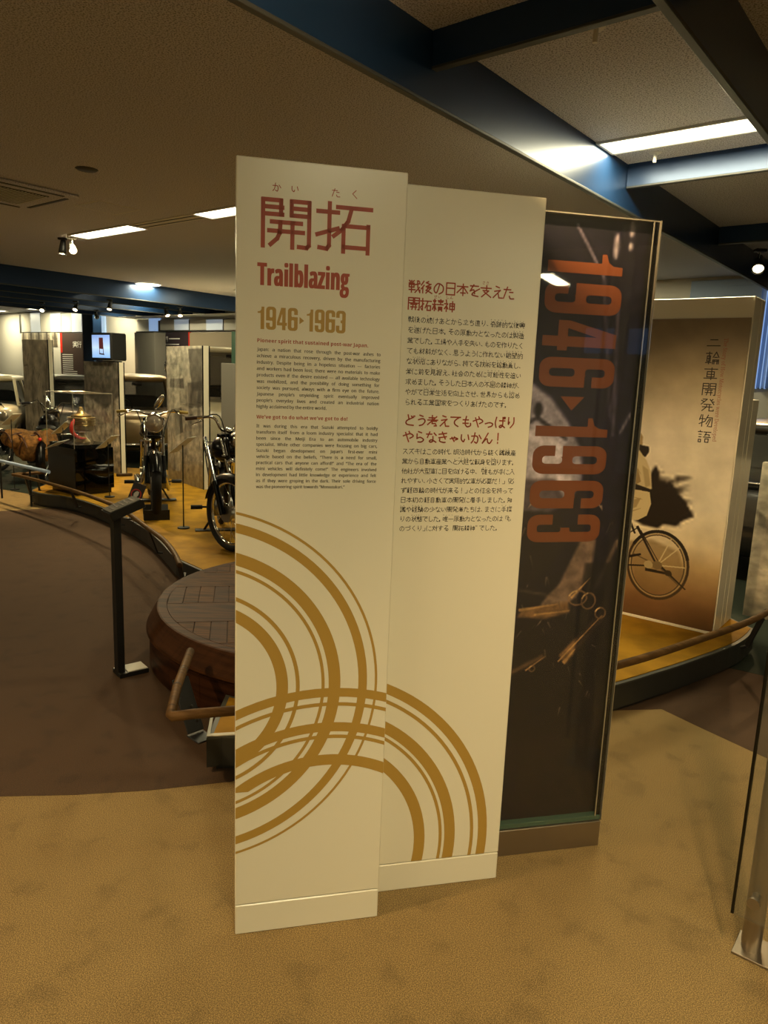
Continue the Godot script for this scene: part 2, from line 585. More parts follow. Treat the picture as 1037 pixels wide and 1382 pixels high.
func build_beams() -> void:
	var g := structure("trim_1", "dark blue beam grid over the aisle")
	beam_long(-2.07, -9.0, WALL_A, g)
	var ns := [-2.07, -0.935, 0.2, 1.335, 2.47, 3.6]
	for k in range(1, ns.size()): beam_long(ns[k], -9.0, WALL_A, g)
	for k in ns.size() - 1:
		for j in range(-5, 4):
			beam_cross(2.83 + 2.33 * j, ns[k] + 0.001, ns[k + 1] - 0.036, g)
	var h := structure("trim_2", "dark blue beam grid over the far displays")
	var ms := [-12.0, -13.15, -14.3, -15.45, -16.6]
	for n in ms: beam_long(n, -2.0, WALL_A, h)
	for k in ms.size() - 1:
		for j in range(-1, 4):
			beam_cross(2.83 + 2.33 * j, ms[k + 1] + 0.001, ms[k] - 0.036, h)

# ---------------------------------------------------------------- ceiling lights
func ceiling_light(a: float, n: float, length := 1.2, label := "long white fluorescent light flush with the speckled ceiling", power := 1.0) -> void:
	var t := thing("fluorescent_light", label, "ceiling light", frame(NX, room(a, n, CEIL)), "fluorescent ceiling lights")
	var s := Shape.new()
	for z in [-0.125, 0.125]: s.box(T(0, -0.008, z), Vector3(length + 0.04, 0.016, 0.018), 0.003)
	for x in [-1, 1]: s.box(T(x * (length * 0.5 + 0.011), -0.008, 0), Vector3(0.018, 0.016, 0.23), 0.003)
	part("frame", s, M.beam_edge if false else M.wall_white, t)
	s = Shape.new(); s.box(T(0, -0.005, 0), Vector3(length, 0.008, 0.232), 0.002); part("diffuser", s, M.tube_glow, t, "glowing white diffuser")
	var l := AreaLight3D.new()
	l.name = "light"
	l.area_size = Vector2(length, 0.23)
	l.light_color = FLUO
	l.light_energy = FLUO_ENERGY * power
	l.area_range = 40.0
	l.area_attenuation = 2.0
	l.shadow_enabled = true
	l.transform = Transform3D(Basis(Vector3.RIGHT, Vector3(0, 0, -1), Vector3.UP), Vector3(0, -0.02, 0))
	# an AreaLight3D shines along its -z: turn it to face the floor
	l.transform = Transform3D(Basis(Vector3.RIGHT, -PI / 2), Vector3(0, -0.02, 0))
	t.add_child(l)

func build_ceiling_lights() -> void:
	ceiling_light(4.74, -7.89, 1.2, "white fluorescent light beside the twin spotlights on the ceiling")
	ceiling_light(4.74, -5.56, 1.2, "white fluorescent light at the end of the slotted strip, above the panel heading")

	ceiling_light(4.74, -1.51, 1.08, "bright fluorescent light between the dark beams")
	var tr := thing("ceiling_strip", "beige slotted strip between the two ceiling lights", "air slot", frame(NX, room(4.74, -6.725, CEIL)))
	var s := Shape.new(); s.box(T(0, -0.004, 0), Vector3(1.08, 0.006, 0.2), 0.001); part("plate", s, M.deck_border, tr)
	for z in [-0.05, 0.05]:
		s = Shape.new(); s.box(T(0, -0.009, z), Vector3(1.06, 0.004, 0.016)); part("slot", s, M.charcoal, tr)
	for n in [0.75, 3.0, 5.3, 7.6]:
		ceiling_light(-0.05, n, 1.2, "fluorescent light over the entrance aisle")
	for n in [-7.9]:
		ceiling_light(-0.05, n, 1.2, "fluorescent light over the far side of the brown carpet")
	for n in [-5.56, -1.5, 3.0]:
		ceiling_light(-4.8, n, 1.2, "fluorescent light behind the entrance")
	for n in [-10.4, -14.0, -17.0, -20.2, -23.0]:  # the last one is added to brighten the far left wall
		ceiling_light(9.3 if n > -16.0 else 10.1, n, 1.2, "white fluorescent light over the far exhibits", 0.9)
	ceiling_light(4.74, -14.6, 1.2, "fluorescent light over the far cars")
	ceiling_light(9.2, -4.2, 1.2, "fluorescent light over the end wall")

# ---------------------------------------------------------------- lettering: pen strokes on a 10 x 10 grid, y down; «~» marks a curved hand
const GLYPH := {
	"一": "0595", "二": "2272 0898", "人": "505309 5399", "入": "3050 505309 5399", "大": "0393 505309 5399", "小": "505949 2307 7397", "少": "505545 2205 7295 854819",
	"工": "1181 5158 0898", "土": "1484 5059 0999", "日": "1019 108089 1484 1989", "目": "1019 108089 1383 1686 1989", "田": "1019 108089 1484 1989 4049", "口": "1119 118189 1989",
	"中": "1216 128286 1686 5059", "四": "1118 118188 1888 414516 616585", "国": "1019 109099 1999 3272 3575 2878 5258 6677", "図": "1019 109099 1999 3243 5263 727638 3668",
	"月": "202609 208089 2383 2686", "木": "0393 5059 5308 5398", "本": "0292 5059 5207 5297 3777", "米": "0494 5059 5408 5498 2132 8172", "手": "7021 1383 0696 515938",
	"扌": "0292 505928 0784", "亻": "6005 4349", "彳": "6003 7306 4549", "氵": "1062 0355 1975", "言": "4051 0191 2373 2575 2729797727", "糸": "402343 7125 2575 5559 3618 7698",
	"車": "0191 2327 237377 2777 2575 0898 5059", "門": "0009 00404404 0242 909989 90505494 5292", "立": "5052 1282 3447 7456 0898", "ネ": "4052 038307 5559 6597", "申": "1217 128287 1787 1484 5059",
	"戈": "0392 40559997 8509 6081", "石": "0191 4107 3539 358589 3989", "青": "1191 2282 0494 5054 2629 267679 2777 2878", "火": "515409 5499 1335 8364", "辶": "1022 042418 0817 183999", "心": "1408 32397986 4064 8296",
	"力": "03938968 404509", "才": "0292 606948 6307", "生": "2004 1292 1585 0999 5059", "寺": "1181 5053 0393 0595 757968 2637", "隹": "3004 2229 6062 2292 2484 2686 2999 5259", "宀": "5051 03019193", "圣": "109014 1294 1686 5459 0999",
	"馬": "1015 1080 1282 1484 4045 15959989 0709 3738 5758", "白": "4021 1219 128289 1585 1989",
	"戦": "0011 2021 4031 0205 024245 0545 0343 0757 2229 戈@5099", "後": "彳@0039 6041 4172 8244 4484 6547 558549 5799", "支": "0292 5054 247419 3599", "開": "門@0099 2575 2777 4539 6569", "拓": "扌@0039 石@4199",
	"精": "米@0039 青@4099", "神": "ネ@0039 申@4199", "焼": "火@0039 5181 6063 4292 7173 4494 5549 757999", "直": "1181 5052 目@3287 131999", "奇": "大@1084 0595 口@2659 858979", "跡": "口@0033 2329 2646 0509 0948 4292 7072 6259 727979 5446 8496",
	"的": "白@0149 6054 62929979 6476", "復": "彳@0039 5042 5292 日@4385 6547 577749 5799", "興": "0106 0121 0323 0525 9196 9171 9373 9575 3036 306066 4252 4353554543 0696 3718 6789", "遂": "辶@0099 4051 8071 3292 6235 537568 6537 8374 7497",
	"原": "1090 101509 日@3286 5242 565949 3728 7798", "動": "5011 0252 1316 134346 1646 1444 3139 0757 0959 力@5199", "製": "1002 0151 0353 3035 1315 5355 7073 909585 0696 4609 3739 5699", "造": "辶@0099 4032 3282 3494 6064 4548 458588 4888",
	"業": "3032 6062 1122 8172 0292 3334 6364 1484 2575 0797 5459 4709 5799", "場": "土@0138 日@5084 4595 6547 569689 7668", "失": "3013 2282 0595 505509 5599", "作": "亻@0039 5034 4292 6269 6494 6797", "材": "木@0049 才@5099",
	"料": "米@0049 6172 5364 5796 8089", "思": "田@1085 心@0699", "絶": "糸@0039 5042 518173 43499997 43939646 6366", "望": "2021 0151 111444 月@6094 1585 2777 0999 5559", "状": "3039 1223 0735 大@4199 8092", "況": "氵@0039 口@4094 5439 74799997",
	"持": "扌@0039 寺@4099", "技": "扌@0039 支@4099", "術": "彳@0029 3363 4149 4427 4567 7191 7494 848978", "総": "糸@0039 6043 7093 634585 心@4699", "員": "口@2063 目@1488 3809 6899", "常": "5052 2032 8072 04039394 3436 346466 3666 1719 178788 5659",
	"前": "2031 7061 0292 月@1449 6467 838979", "見": "目@1086 3609 66699997", "据": "扌@0039 40909343 404539 5595 7376 口@5789", "社": "ネ@0039 土@4199", "会": "505105 5195 3464 1686 462979 6788", "可": "0191 717969 口@1357",
	"能": "200333 3143 月@0449 606494 9162 656999 9667", "性": "2029 0305 3244 生@4099", "追": "辶@0099 6051 4148 41818444 45858848", "求": "0292 505948 1435 0836 7455 5599 7081", "不": "0191 6107 5359 6597", "屈": "10909313 101509 5459 34368684 27299997",
	"活": "氵@0039 8041 3393 6165 口@4599", "向": "4032 0209 02929989 口@2578", "上": "4049 4484 0999", "世": "0393 212999 4046 707646", "界": "田@2074 4507 5597 3629 6669", "認": "言@0039 409085 6045 4354 心@4699", "家": "宀@0099 2373 5316 445659 5618 8466 6599",
	"考": "1262 4044 0494 8108 4585 454777 778969", "時": "日@0138 寺@4099", "代": "亻@0039 3393 60769997 8091", "明": "日@0138 月@4099", "治": "氵@0039 604383 7194 口@4599", "続": "糸@0039 4191 6063 5383 46459596 6649 767999",
	"織": "糸@0029 3161 4041 3363 日@3468 5292 70779997 9579 8091", "機": "木@0029 403243 433454 807283 837484 3595 60679998 8659 4549", "産": "5051 1181 3243 7263 1494 141709 生@2599", "自": "5041 目@1189", "胆": "月@0039 日@5086 4999",
	"転": "車@0049 6191 5494 745887 8699", "身": "5041 2127 21717969 2373 2575 0777 9409", "他": "亻@0039 35939686 6166 42499997", "型": "0050 0353 2016 4046 7073 909585 1787 5659 0999", "誰": "言@0039 隹@4099", "実": "宀@0099 2373 2474 0696 525609 5699",
	"用": "101609 10808979 1383 1686 5059", "必": "1407 32387987 4052 8009 8497", "要": "0090 1282851512 3035 6065 0797 462889 7719", "軽": "車@0049 圣@5099", "輪": "車@0049 7054 7094 6484 5659 569699 5797 6669 8689", "来": "1181 2234 7264 0595 5059 4509 5599",
	"信": "亻@0039 言@4099", "念": "5004 5094 4353 257556 心@0699", "初": "ネ@0039 41919979 6149", "発": "104004 0122 6094 8071 9282 2474 1686 444619 64699998", "着": "3041 7061 1181 2272 0494 4108 目@3589", "知": "2003 1252 0555 323509 3558 口@6288",
	"識": "言@0029 3161 4041 3363 日@3468 5292 70779997 9579 8091", "経": "糸@0039 圣@4099", "験": "馬@0049 7054 7094 6383 5557 559597 5797 737749 7799", "者": "1272 4044 0494 8108 日@3588", "探": "扌@0039 42409092 6154 7184 木@4599", "態": "能@0096 心@0799",
	"唯": "口@0237 隹@3099", "対": "3032 0252 4209 1358 5393 808979 6476", "物": "1004 0343 2029 0745 6045 52929979 7357 8369", "語": "言@0039 4191 6154 538384 4595 口@5689", "行": "彳@0049 5191 4494 747969",
	"あ": "~1282 404659 6357291745858869", "い": "~12163846 7286", "う": "~3061 2463856839", "え": "3061 2473 731955 556999", "か": "~0353665938 302609 7295", "が": "~0353665938 302609 7296 6172 8091", "き": "~1281 1584 4076 26285979",
	"く": "6024 2479", "ぐ": "6024 2479 7283 8192", "け": "~100519 4393 707659", "げ": "~100519 4393 707659 7182 9091", "こ": "~2171 172989", "さ": "~1382 4076 26285979", "し": "~2027497886", "じ": "~2027497886 5162 7182", "す": "~0292 50553634545739", "ず": "~0292 50553634545739 7081 9091",
	"せ": "~0493 707566 21274989", "ぜ": "~0493 707566 21274989 8091", "そ": "~2070 7014 1494 94554779", "ぞ": "~2070 7014 1494 94554779 8192", "た": "~0262 3009 5484 576999", "だ": "~0262 3009 5484 576999 7182 8191", "ち": "~1282 4025 2554866939", "っ": "~1655867849", "つ": "~0352947738", "づ": "~0352947738 7081 9091",
	"て": "~0191 81444779", "で": "~0191 81444779 6374 8393", "と": "~3044 82252889", "ど": "~3044 82252889 6172 8191", "な": "~0252 3015 7193 646849385799", "に": "~100519 5282 476998", "の": "~5238171441838759", "は": "~100519 4393 707759486799", "ば": "~100519 4393 707759486799 8091", "ぱ": "~100519 4393 707759486799 8090918180",
	"ふ": "~4061 52446859 1627 7697", "へ": "0532 3297", "ぼ": "~100519 4393 7077594867 8091", "ま": "~1181 1484 505739284789", "み": "~21511728496586 8369", "め": "~2146 7048271553858859", "も": "~4036598886 1363 1666", "や": "~04629466 5062 2159", "ゃ": "や@1488", "ょ": "よ@1488", "ゅ": "や@1488", "ゆ": "や@0099", "よ": "~505739183799 5383",
	"ら": "~3061 2226 2655876939", "り": "~202634 707549", "る": "~2070 7016 16558679484768", "れ": "~2029 0333 3308 1652646898", "を": "~1181 4015 154457 93463889", "ん": "~5009 0945587996", "ス": "117119 5599", "ズ": "117119 5599 7081 9091", "キ": "1281 0594 4069",
	"、": "0728", "。": "0717190907", "「": "905055", "」": "444909", "！": "4046 4849", "“": "7072 9092", "”": "0002 2022", "一つ": "",
}

func glyph_strokes(ch: String) -> Array:      # strokes of a character inside the unit square, y up
	var out := []
	if not GLYPH.has(ch): return out
	var src: String = GLYPH[ch]
	var soft := src.begins_with("~")
	if soft: src = src.substr(1)
	for w in src.split(" ", false):
		if w.contains("@"):
			var b := w.substr(2)
			var x0 := int(b[0]) / 9.0
			var y0 := 1.0 - int(b[1]) / 9.0
			var x1 := int(b[2]) / 9.0
			var y1 := 1.0 - int(b[3]) / 9.0
			for st in glyph_strokes(w[0]):
				var q := PackedVector2Array()
				for p in st: q.append(Vector2(lerpf(x0, x1, p.x), lerpf(y1, y0, p.y)))
				out.append(q)
		else:
			var pts := []
			for k in range(0, w.length() - 1, 2): pts.append(Vector2(int(w[k]) / 9.0, 1.0 - int(w[k + 1]) / 9.0))
			out.append(PackedVector2Array(curve(pts, 4) if soft and pts.size() > 2 else pts))
	return out

func write_char(s: Shape, t: Transform3D, ch: String, x: float, y: float, w: float, h: float, pen: float, z := 0.0) -> void:
	for st in glyph_strokes(ch):
		var q := PackedVector2Array()
		for p in st: q.append(Vector2(x + p.x * w, y + p.y * h))
		s.stroke(t, q, pen, z)

func write_row(s: Shape, t: Transform3D, text: String, x: float, y: float, pitch: float, size: float, pen: float, z := 0.0) -> void:   # y is the middle of the row
	var at_x := x
	for k in text.length():
		var ch := text[k]
		var half := ch in "、。「」“”"
		write_char(s, t, ch, at_x, y - size * 0.5, size, size, pen, z)
		at_x += pitch * (0.62 if half else 1.0)

func row_length(text: String) -> float:
	var n := 0.0
	for k in text.length(): n += 0.62 if text[k] in "、。「」“”" else 1.0
	return n

func latin(st: SurfaceTool, t: Transform3D, text: String, font: Font, x: float, y: float, height: float, width := 0.0, z := 0.0003) -> void:   # y is the base line, height that of a capital
	var m := TextMesh.new()
	m.font = font
	m.text = text
	m.font_size = 48
	m.pixel_size = 0.01
	m.depth = 0.0
	m.curve_step = 1.0
	m.horizontal_alignment = HORIZONTAL_ALIGNMENT_LEFT
	m.vertical_alignment = VERTICAL_ALIGNMENT_BOTTOM
	var cap := 0.343 if font != compressed else 0.36
	var k := height / cap
	var box := m.get_aabb()
	var kx := width / box.size.x if width > 0.0 else k
	var base := font.get_descent(48) * 0.01
	var q := Transform3D(Basis.from_scale(Vector3(kx, k, 1)), Vector3(x - box.position.x * kx, y - base * k, z))
	st.append_from(m, 0, t * q)

func letters() -> SurfaceTool:
	var st := SurfaceTool.new()
	st.begin(Mesh.PRIMITIVE_TRIANGLES)
	return st

func paragraph(st: SurfaceTool, t: Transform3D, rows: Array, x: float, y: float, step: float, height: float, width: float) -> void:
	var em := height / 0.343 * 0.01
	for k in rows.size():
		var words: PackedStringArray = rows[k].split(" ", false)
		var total := 0.0
		var each := []
		for w in words:
			var l := sans.get_string_size(w, HORIZONTAL_ALIGNMENT_LEFT, -1, 48).x * em * 0.93
			each.append(l)
			total += l
		var gap := (width - total) / maxi(1, words.size() - 1)
		if k == rows.size() - 1: gap = height * 0.42
		var squeeze := 1.0
		if gap < height * 0.3:
			squeeze = (width - height * 0.3 * (words.size() - 1)) / total
			gap = height * 0.3
		var at_x := x
		for j in words.size():
			latin(st, t, words[j], sans, at_x, y - k * step, height, each[j] * squeeze)
			latin(st, t, words[j], sans, at_x + 0.0004, y - k * step, height, each[j] * squeeze, 0.00034)
			at_x += each[j] * squeeze + gap

func text_part(called: String, st: SurfaceTool, m: Material, parent: Node) -> void:
	ready_part(called, st.commit(), m, parent)

# tall compressed figures, drawn in a cell 44 wide and 100 high, y up
func figure(ch: String) -> Array:
	var cut := 22.0
	var outer: PackedVector2Array
	var holes := []
	if ch == "1":
		return [PackedVector2Array([Vector2(6, 76), Vector2(17, 79), Vector2(22, 86), Vector2(23, 98), Vector2(35, 98), Vector2(35, 0), Vector2(19, 0), Vector2(19, 70), Vector2(6, 70)])]
	if ch == "4":
		outer = PackedVector2Array([Vector2(18, 98), Vector2(38, 98), Vector2(38, 33), Vector2(44, 33), Vector2(44, 20), Vector2(38, 20), Vector2(38, 0), Vector2(23, 0), Vector2(23, 20), Vector2(0, 20), Vector2(0, 35)])
		holes = [PackedVector2Array([Vector2(23, 72), Vector2(23, 33), Vector2(11, 33)])]
		cut = 19.0
	else:
		outer = rounded(0, -1, 44, 100, 15)
		match ch:
			"6": holes = [rounded(16, 12, 28, 46, 5), rounded(16, 60, 28, 87, 5), rect(27, 60, 45, 70)]
			"9": holes = [rounded(16, 53, 28, 87, 5), rounded(16, 12, 28, 39, 5), rect(-1, 29, 17, 39)]
			"3": holes = [rounded(16, 12, 28, 45, 4), rounded(16, 57, 28, 87, 4), rect(-1, 33, 18, 68), rect(16, 38, 21, 64)]
	var out := []
	for side in [rect(-2, -2, cut, 102), rect(cut, -2, 46, 102)]:
		var pieces := Geometry2D.intersect_polygons(outer, side)
		for h in holes:
			var next: Array[PackedVector2Array] = []
			for p in pieces: next.append_array(Geometry2D.clip_polygons(p, h))
			pieces = next
		out.append_array(pieces)
	return out

static func rounded(x0: float, y0: float, x1: float, y1: float, r: float) -> PackedVector2Array:
	var q := PackedVector2Array()
	for c in [[x1 - r, y1 - r, 0], [x0 + r, y1 - r, 1], [x0 + r, y0 + r, 2], [x1 - r, y0 + r, 3]]:
		for k in 6:
			var f: float = PI * 0.5 * (c[2] + k / 5.0)
			q.append(Vector2(c[0] + cos(f) * r, c[1] + sin(f) * r))
	return q

func figures(s: Shape, t: Transform3D, text: String, advance: float) -> void:     # t carries the scale of the 44 x 100 cell
	var x := 0.0
	for k in text.length():
		if text[k] == ">":
			s.sheet(t, PackedVector2Array([Vector2(x + 4, 30), Vector2(x + 4, 62), Vector2(x + 25, 46)]))
			x += 30
			continue
		for p in figure(text[k]):
			var q := PackedVector2Array()
			for v in p: q.append(v + Vector2(x, 0))
			s.sheet(t, q)
		x += advance if text[k] != "1" else advance - 5.0

# ---------------------------------------------------------------- pictures printed on panels
class Paint:
	var im: Image
	var w: int
	var h: int
	func _init(w_: int, h_: int, c: Color) -> void:
		w = w_; h = h_
		im = Image.create(w, h, false, Image.FORMAT_RGBA8)
		im.fill(c)
	func shade(stops: Array) -> void:      # rows of colour from top to bottom: [share, colour]
		for y in h:
			var f := float(y) / h
			var c: Color = stops[0][1]
			for k in stops.size() - 1:
				if f >= stops[k][0]: c = stops[k][1].lerp(stops[k + 1][1], clampf((f - stops[k][0]) / (stops[k + 1][0] - stops[k][0]), 0, 1))
			im.fill_rect(Rect2i(0, y, w, 1), c)
	func poly(pts: Array, c: Color) -> void:          # points in shares of the picture, y down
		var q := PackedVector2Array()
		for p in pts: q.append(Vector2(p.x * w, p.y * h))
		var lo := h
		var hi := 0
		for p in q: lo = mini(lo, int(p.y)); hi = maxi(hi, int(p.y) + 1)
		var solid := Image.create(w, 1, false, Image.FORMAT_RGBA8)
		solid.fill(c)
		for y in range(maxi(lo, 0), mini(hi, h)):
			var xs := []
			var f := y + 0.5
			for k in q.size():
				var a := q[k]
				var b := q[(k + 1) % q.size()]
				if (a.y <= f) != (b.y <= f): xs.append(a.x + (f - a.y) / (b.y - a.y) * (b.x - a.x))
			xs.sort()
			for k in range(0, xs.size() - 1, 2):
				var x0 := clampi(roundi(xs[k]), 0, w)
				var x1 := clampi(roundi(xs[k + 1]), 0, w)
				if x1 > x0: im.blend_rect(solid, Rect2i(0, 0, x1 - x0, 1), Vector2i(x0, y))
	func line(a: Vector2, b: Vector2, width: float, c: Color, width2 := -1.0) -> void:     # width in pixels
		var p := Vector2(a.x * w, a.y * h)
		var q := Vector2(b.x * w, b.y * h)
		var n := (q - p).normalized().orthogonal()
		var e := width2 if width2 >= 0.0 else width
		var g := [p + n * width * 0.5, q + n * e * 0.5, q - n * e * 0.5, p - n * width * 0.5]
		poly(g.map(func(v): return Vector2(v.x / w, v.y / h)), c)
	func ring(c: Vector2, rx: float, ry: float, width: float, col: Color, from := 0.0, to := TAU) -> void:   # in pixels
		var n := 48
		for k in n:
			var f := lerpf(from, to, float(k) / n)
			var g := lerpf(from, to, float(k + 1) / n)
			var a := Vector2(c.x + cos(f) * rx, c.y + sin(f) * ry)
			var b := Vector2(c.x + cos(g) * rx, c.y + sin(g) * ry)
			line(Vector2(a.x / w, a.y / h), Vector2(b.x / w, b.y / h), width, col)
	func blob(x: float, y: float, rx: float, ry: float, c: Color) -> void:
		var pts := []
		for k in 20: pts.append(Vector2(x + cos(TAU * k / 20) * rx, y + sin(TAU * k / 20) * ry))
		poly(pts, c)
	func soften(k: int) -> void:
		im.resize(maxi(2, w / k), maxi(2, h / k), Image.INTERPOLATE_LANCZOS)
		im.resize(w, h, Image.INTERPOLATE_CUBIC)
	func grain(freq: float, amount: float, seed_: int, fx := 1.0, fy := 1.0) -> void:
		var n := FastNoiseLite.new()
		n.seed = seed_
		n.frequency = freq
		n.fractal_octaves = 4
		var g := n.get_image(int(w * fx), int(h * fy), false, false, true)
		g.resize(w, h)
		g.convert(Image.FORMAT_RGBA8)
		var d := g.get_data()
		var e := im.get_data()
		for k in range(0, d.size(), 4):
			var f := 1.0 + (d[k] / 255.0 - 0.5) * 2.0 * amount
			e[k] = clampi(int(e[k] * f), 0, 255)
			e[k + 1] = clampi(int(e[k + 1] * f), 0, 255)
			e[k + 2] = clampi(int(e[k + 2] * f), 0, 255)
		im = Image.create_from_data(w, h, false, Image.FORMAT_RGBA8, e)
	func material(rough := 0.5) -> StandardMaterial3D:
		var m := StandardMaterial3D.new()
		im.convert(Image.FORMAT_RGB8)
		m.albedo_texture = ImageTexture.create_from_image(im)
		m.roughness = rough
		m.texture_repeat = false
		return m
	static func c(r: int, g: int, b: int, a := 1.0) -> Color:
		return Color(r / 255.0, g / 255.0, b / 255.0, a)

# ---------------------------------------------------------------- the three tall panels
const PANEL_DIR := Vector3(0.97452, 0.0, -0.22431)
const PANEL_H := 2.105
const ENGLISH_1 := ["Japan: a nation that rose through the post-war ashes to", "achieve a miraculous recovery, driven by the manufacturing", "industry. Despite being in a hopeless situation — factories", "and workers had been lost; there were no materials to make", "products even if the desire existed — all available technology", "was mobilized, and the possibility of doing something for", "society was pursued, always with a firm eye on the future.", "Japanese people’s unyielding spirit eventually improved", "people’s everyday lives and created an industrial nation", "highly acclaimed by the entire world."]
const ENGLISH_2 := ["It was during this era that Suzuki attempted to boldly", "transform itself from a loom industry specialist that it had", "been since the Meiji Era to an automobile industry", "specialist. While other companies were focusing on big cars,", "Suzuki began development on Japan’s first-ever mini", "vehicle based on the beliefs, “There is a need for small,", "practical cars that anyone can afford!” and “The era of the", "mini vehicles will definitely come!” The engineers involved", "in development had little knowledge or experience and felt", "as if they were groping in the dark. Their sole driving force", "was the pioneering spirit towards “Monozukuri.”"]
const JAPANESE_1 := ["戦後の焼けあとから立ち直り、奇跡的な復興", "を遂げた日本。その原動力となったのは製造", "業でした。工場や人手を失い、ものを作りたく", "ても材料がなく、思うように作れない絶望的", "な状況にありながら、持てる技術を総動員し、", "常に前を見据え、社会のために可能性を追い", "求めました。そうした日本人の不屈の精神が、", "やがて日常生活を向上させ、世界からも認め", "られる工業国家をつくりあげたのです。"]
const JAPANESE_2 := ["スズキはこの時代、明治時代から続く織機産", "業から自動車産業へと大胆な転身を図ります。", "他社が大型車に目を向ける中、「誰もが手に入", "れやすい、小さくて実用的な車が必要だ！」「必", "ず軽四輪の時代が来る！」との信念を持って", "日本初の軽自動車の開発に着手しました。知", "識や経験の少ない開発者たちは、まさに手探", "りの状態でした。唯一原動力となったのは「も", "のづくり」に対する“開拓精神”でした。"]
const RUBY := {"焼": "や", "奇跡的": "きせきてき", "復興": "ふっこう", "遂": "と", "製造": "せいぞう", "絶望的": "ぜつぼうてき", "状況": "じょうきょう", "技術": "ぎじゅつ", "総動員": "そうどういん", "見据": "みす", "可能性": "かのうせい", "不屈": "ふくつ", "日常": "にちじょう", "認": "みと", "織機": "しょっき", "大胆": "だいたん", "図": "はか", "誰": "だれ", "知": "ち", "識": "しき", "経験": "けいけん", "手探": "てさぐ", "状態": "じょうたい", "唯一": "ゆいいつ"}

func panel_body(t: Node3D, w: float) -> void:
	var s := Shape.new()
	s.box(T(w * 0.5, 0.0955 + (PANEL_H - 0.0955) * 0.5, -0.025), Vector3(w, PANEL_H - 0.0955, 0.05), 0.0025)
	part("board", s, M.panel_white, t)
	s = Shape.new()
	s.box(T(w * 0.5, 0.0465, -0.025), Vector3(w - 0.001, 0.093, 0.05), 0.0025)
	part("plinth", s, M.panel_white, t)

func rings(called: String, t: Node3D, c: Vector2, bands: Array, clip: PackedVector2Array, z: float) -> void:
	for b in bands:
		var s := Shape.new()
		var n := 120
		for k in n:
			for q in Geometry2D.intersect_polygons(ring_piece(c, b[0], b[1], TAU * k / n, TAU * (k + 1) / n), clip):
				s.sheet(T(0, 0, 0), q, z)
		part(called, s, M.ink_gold, t)

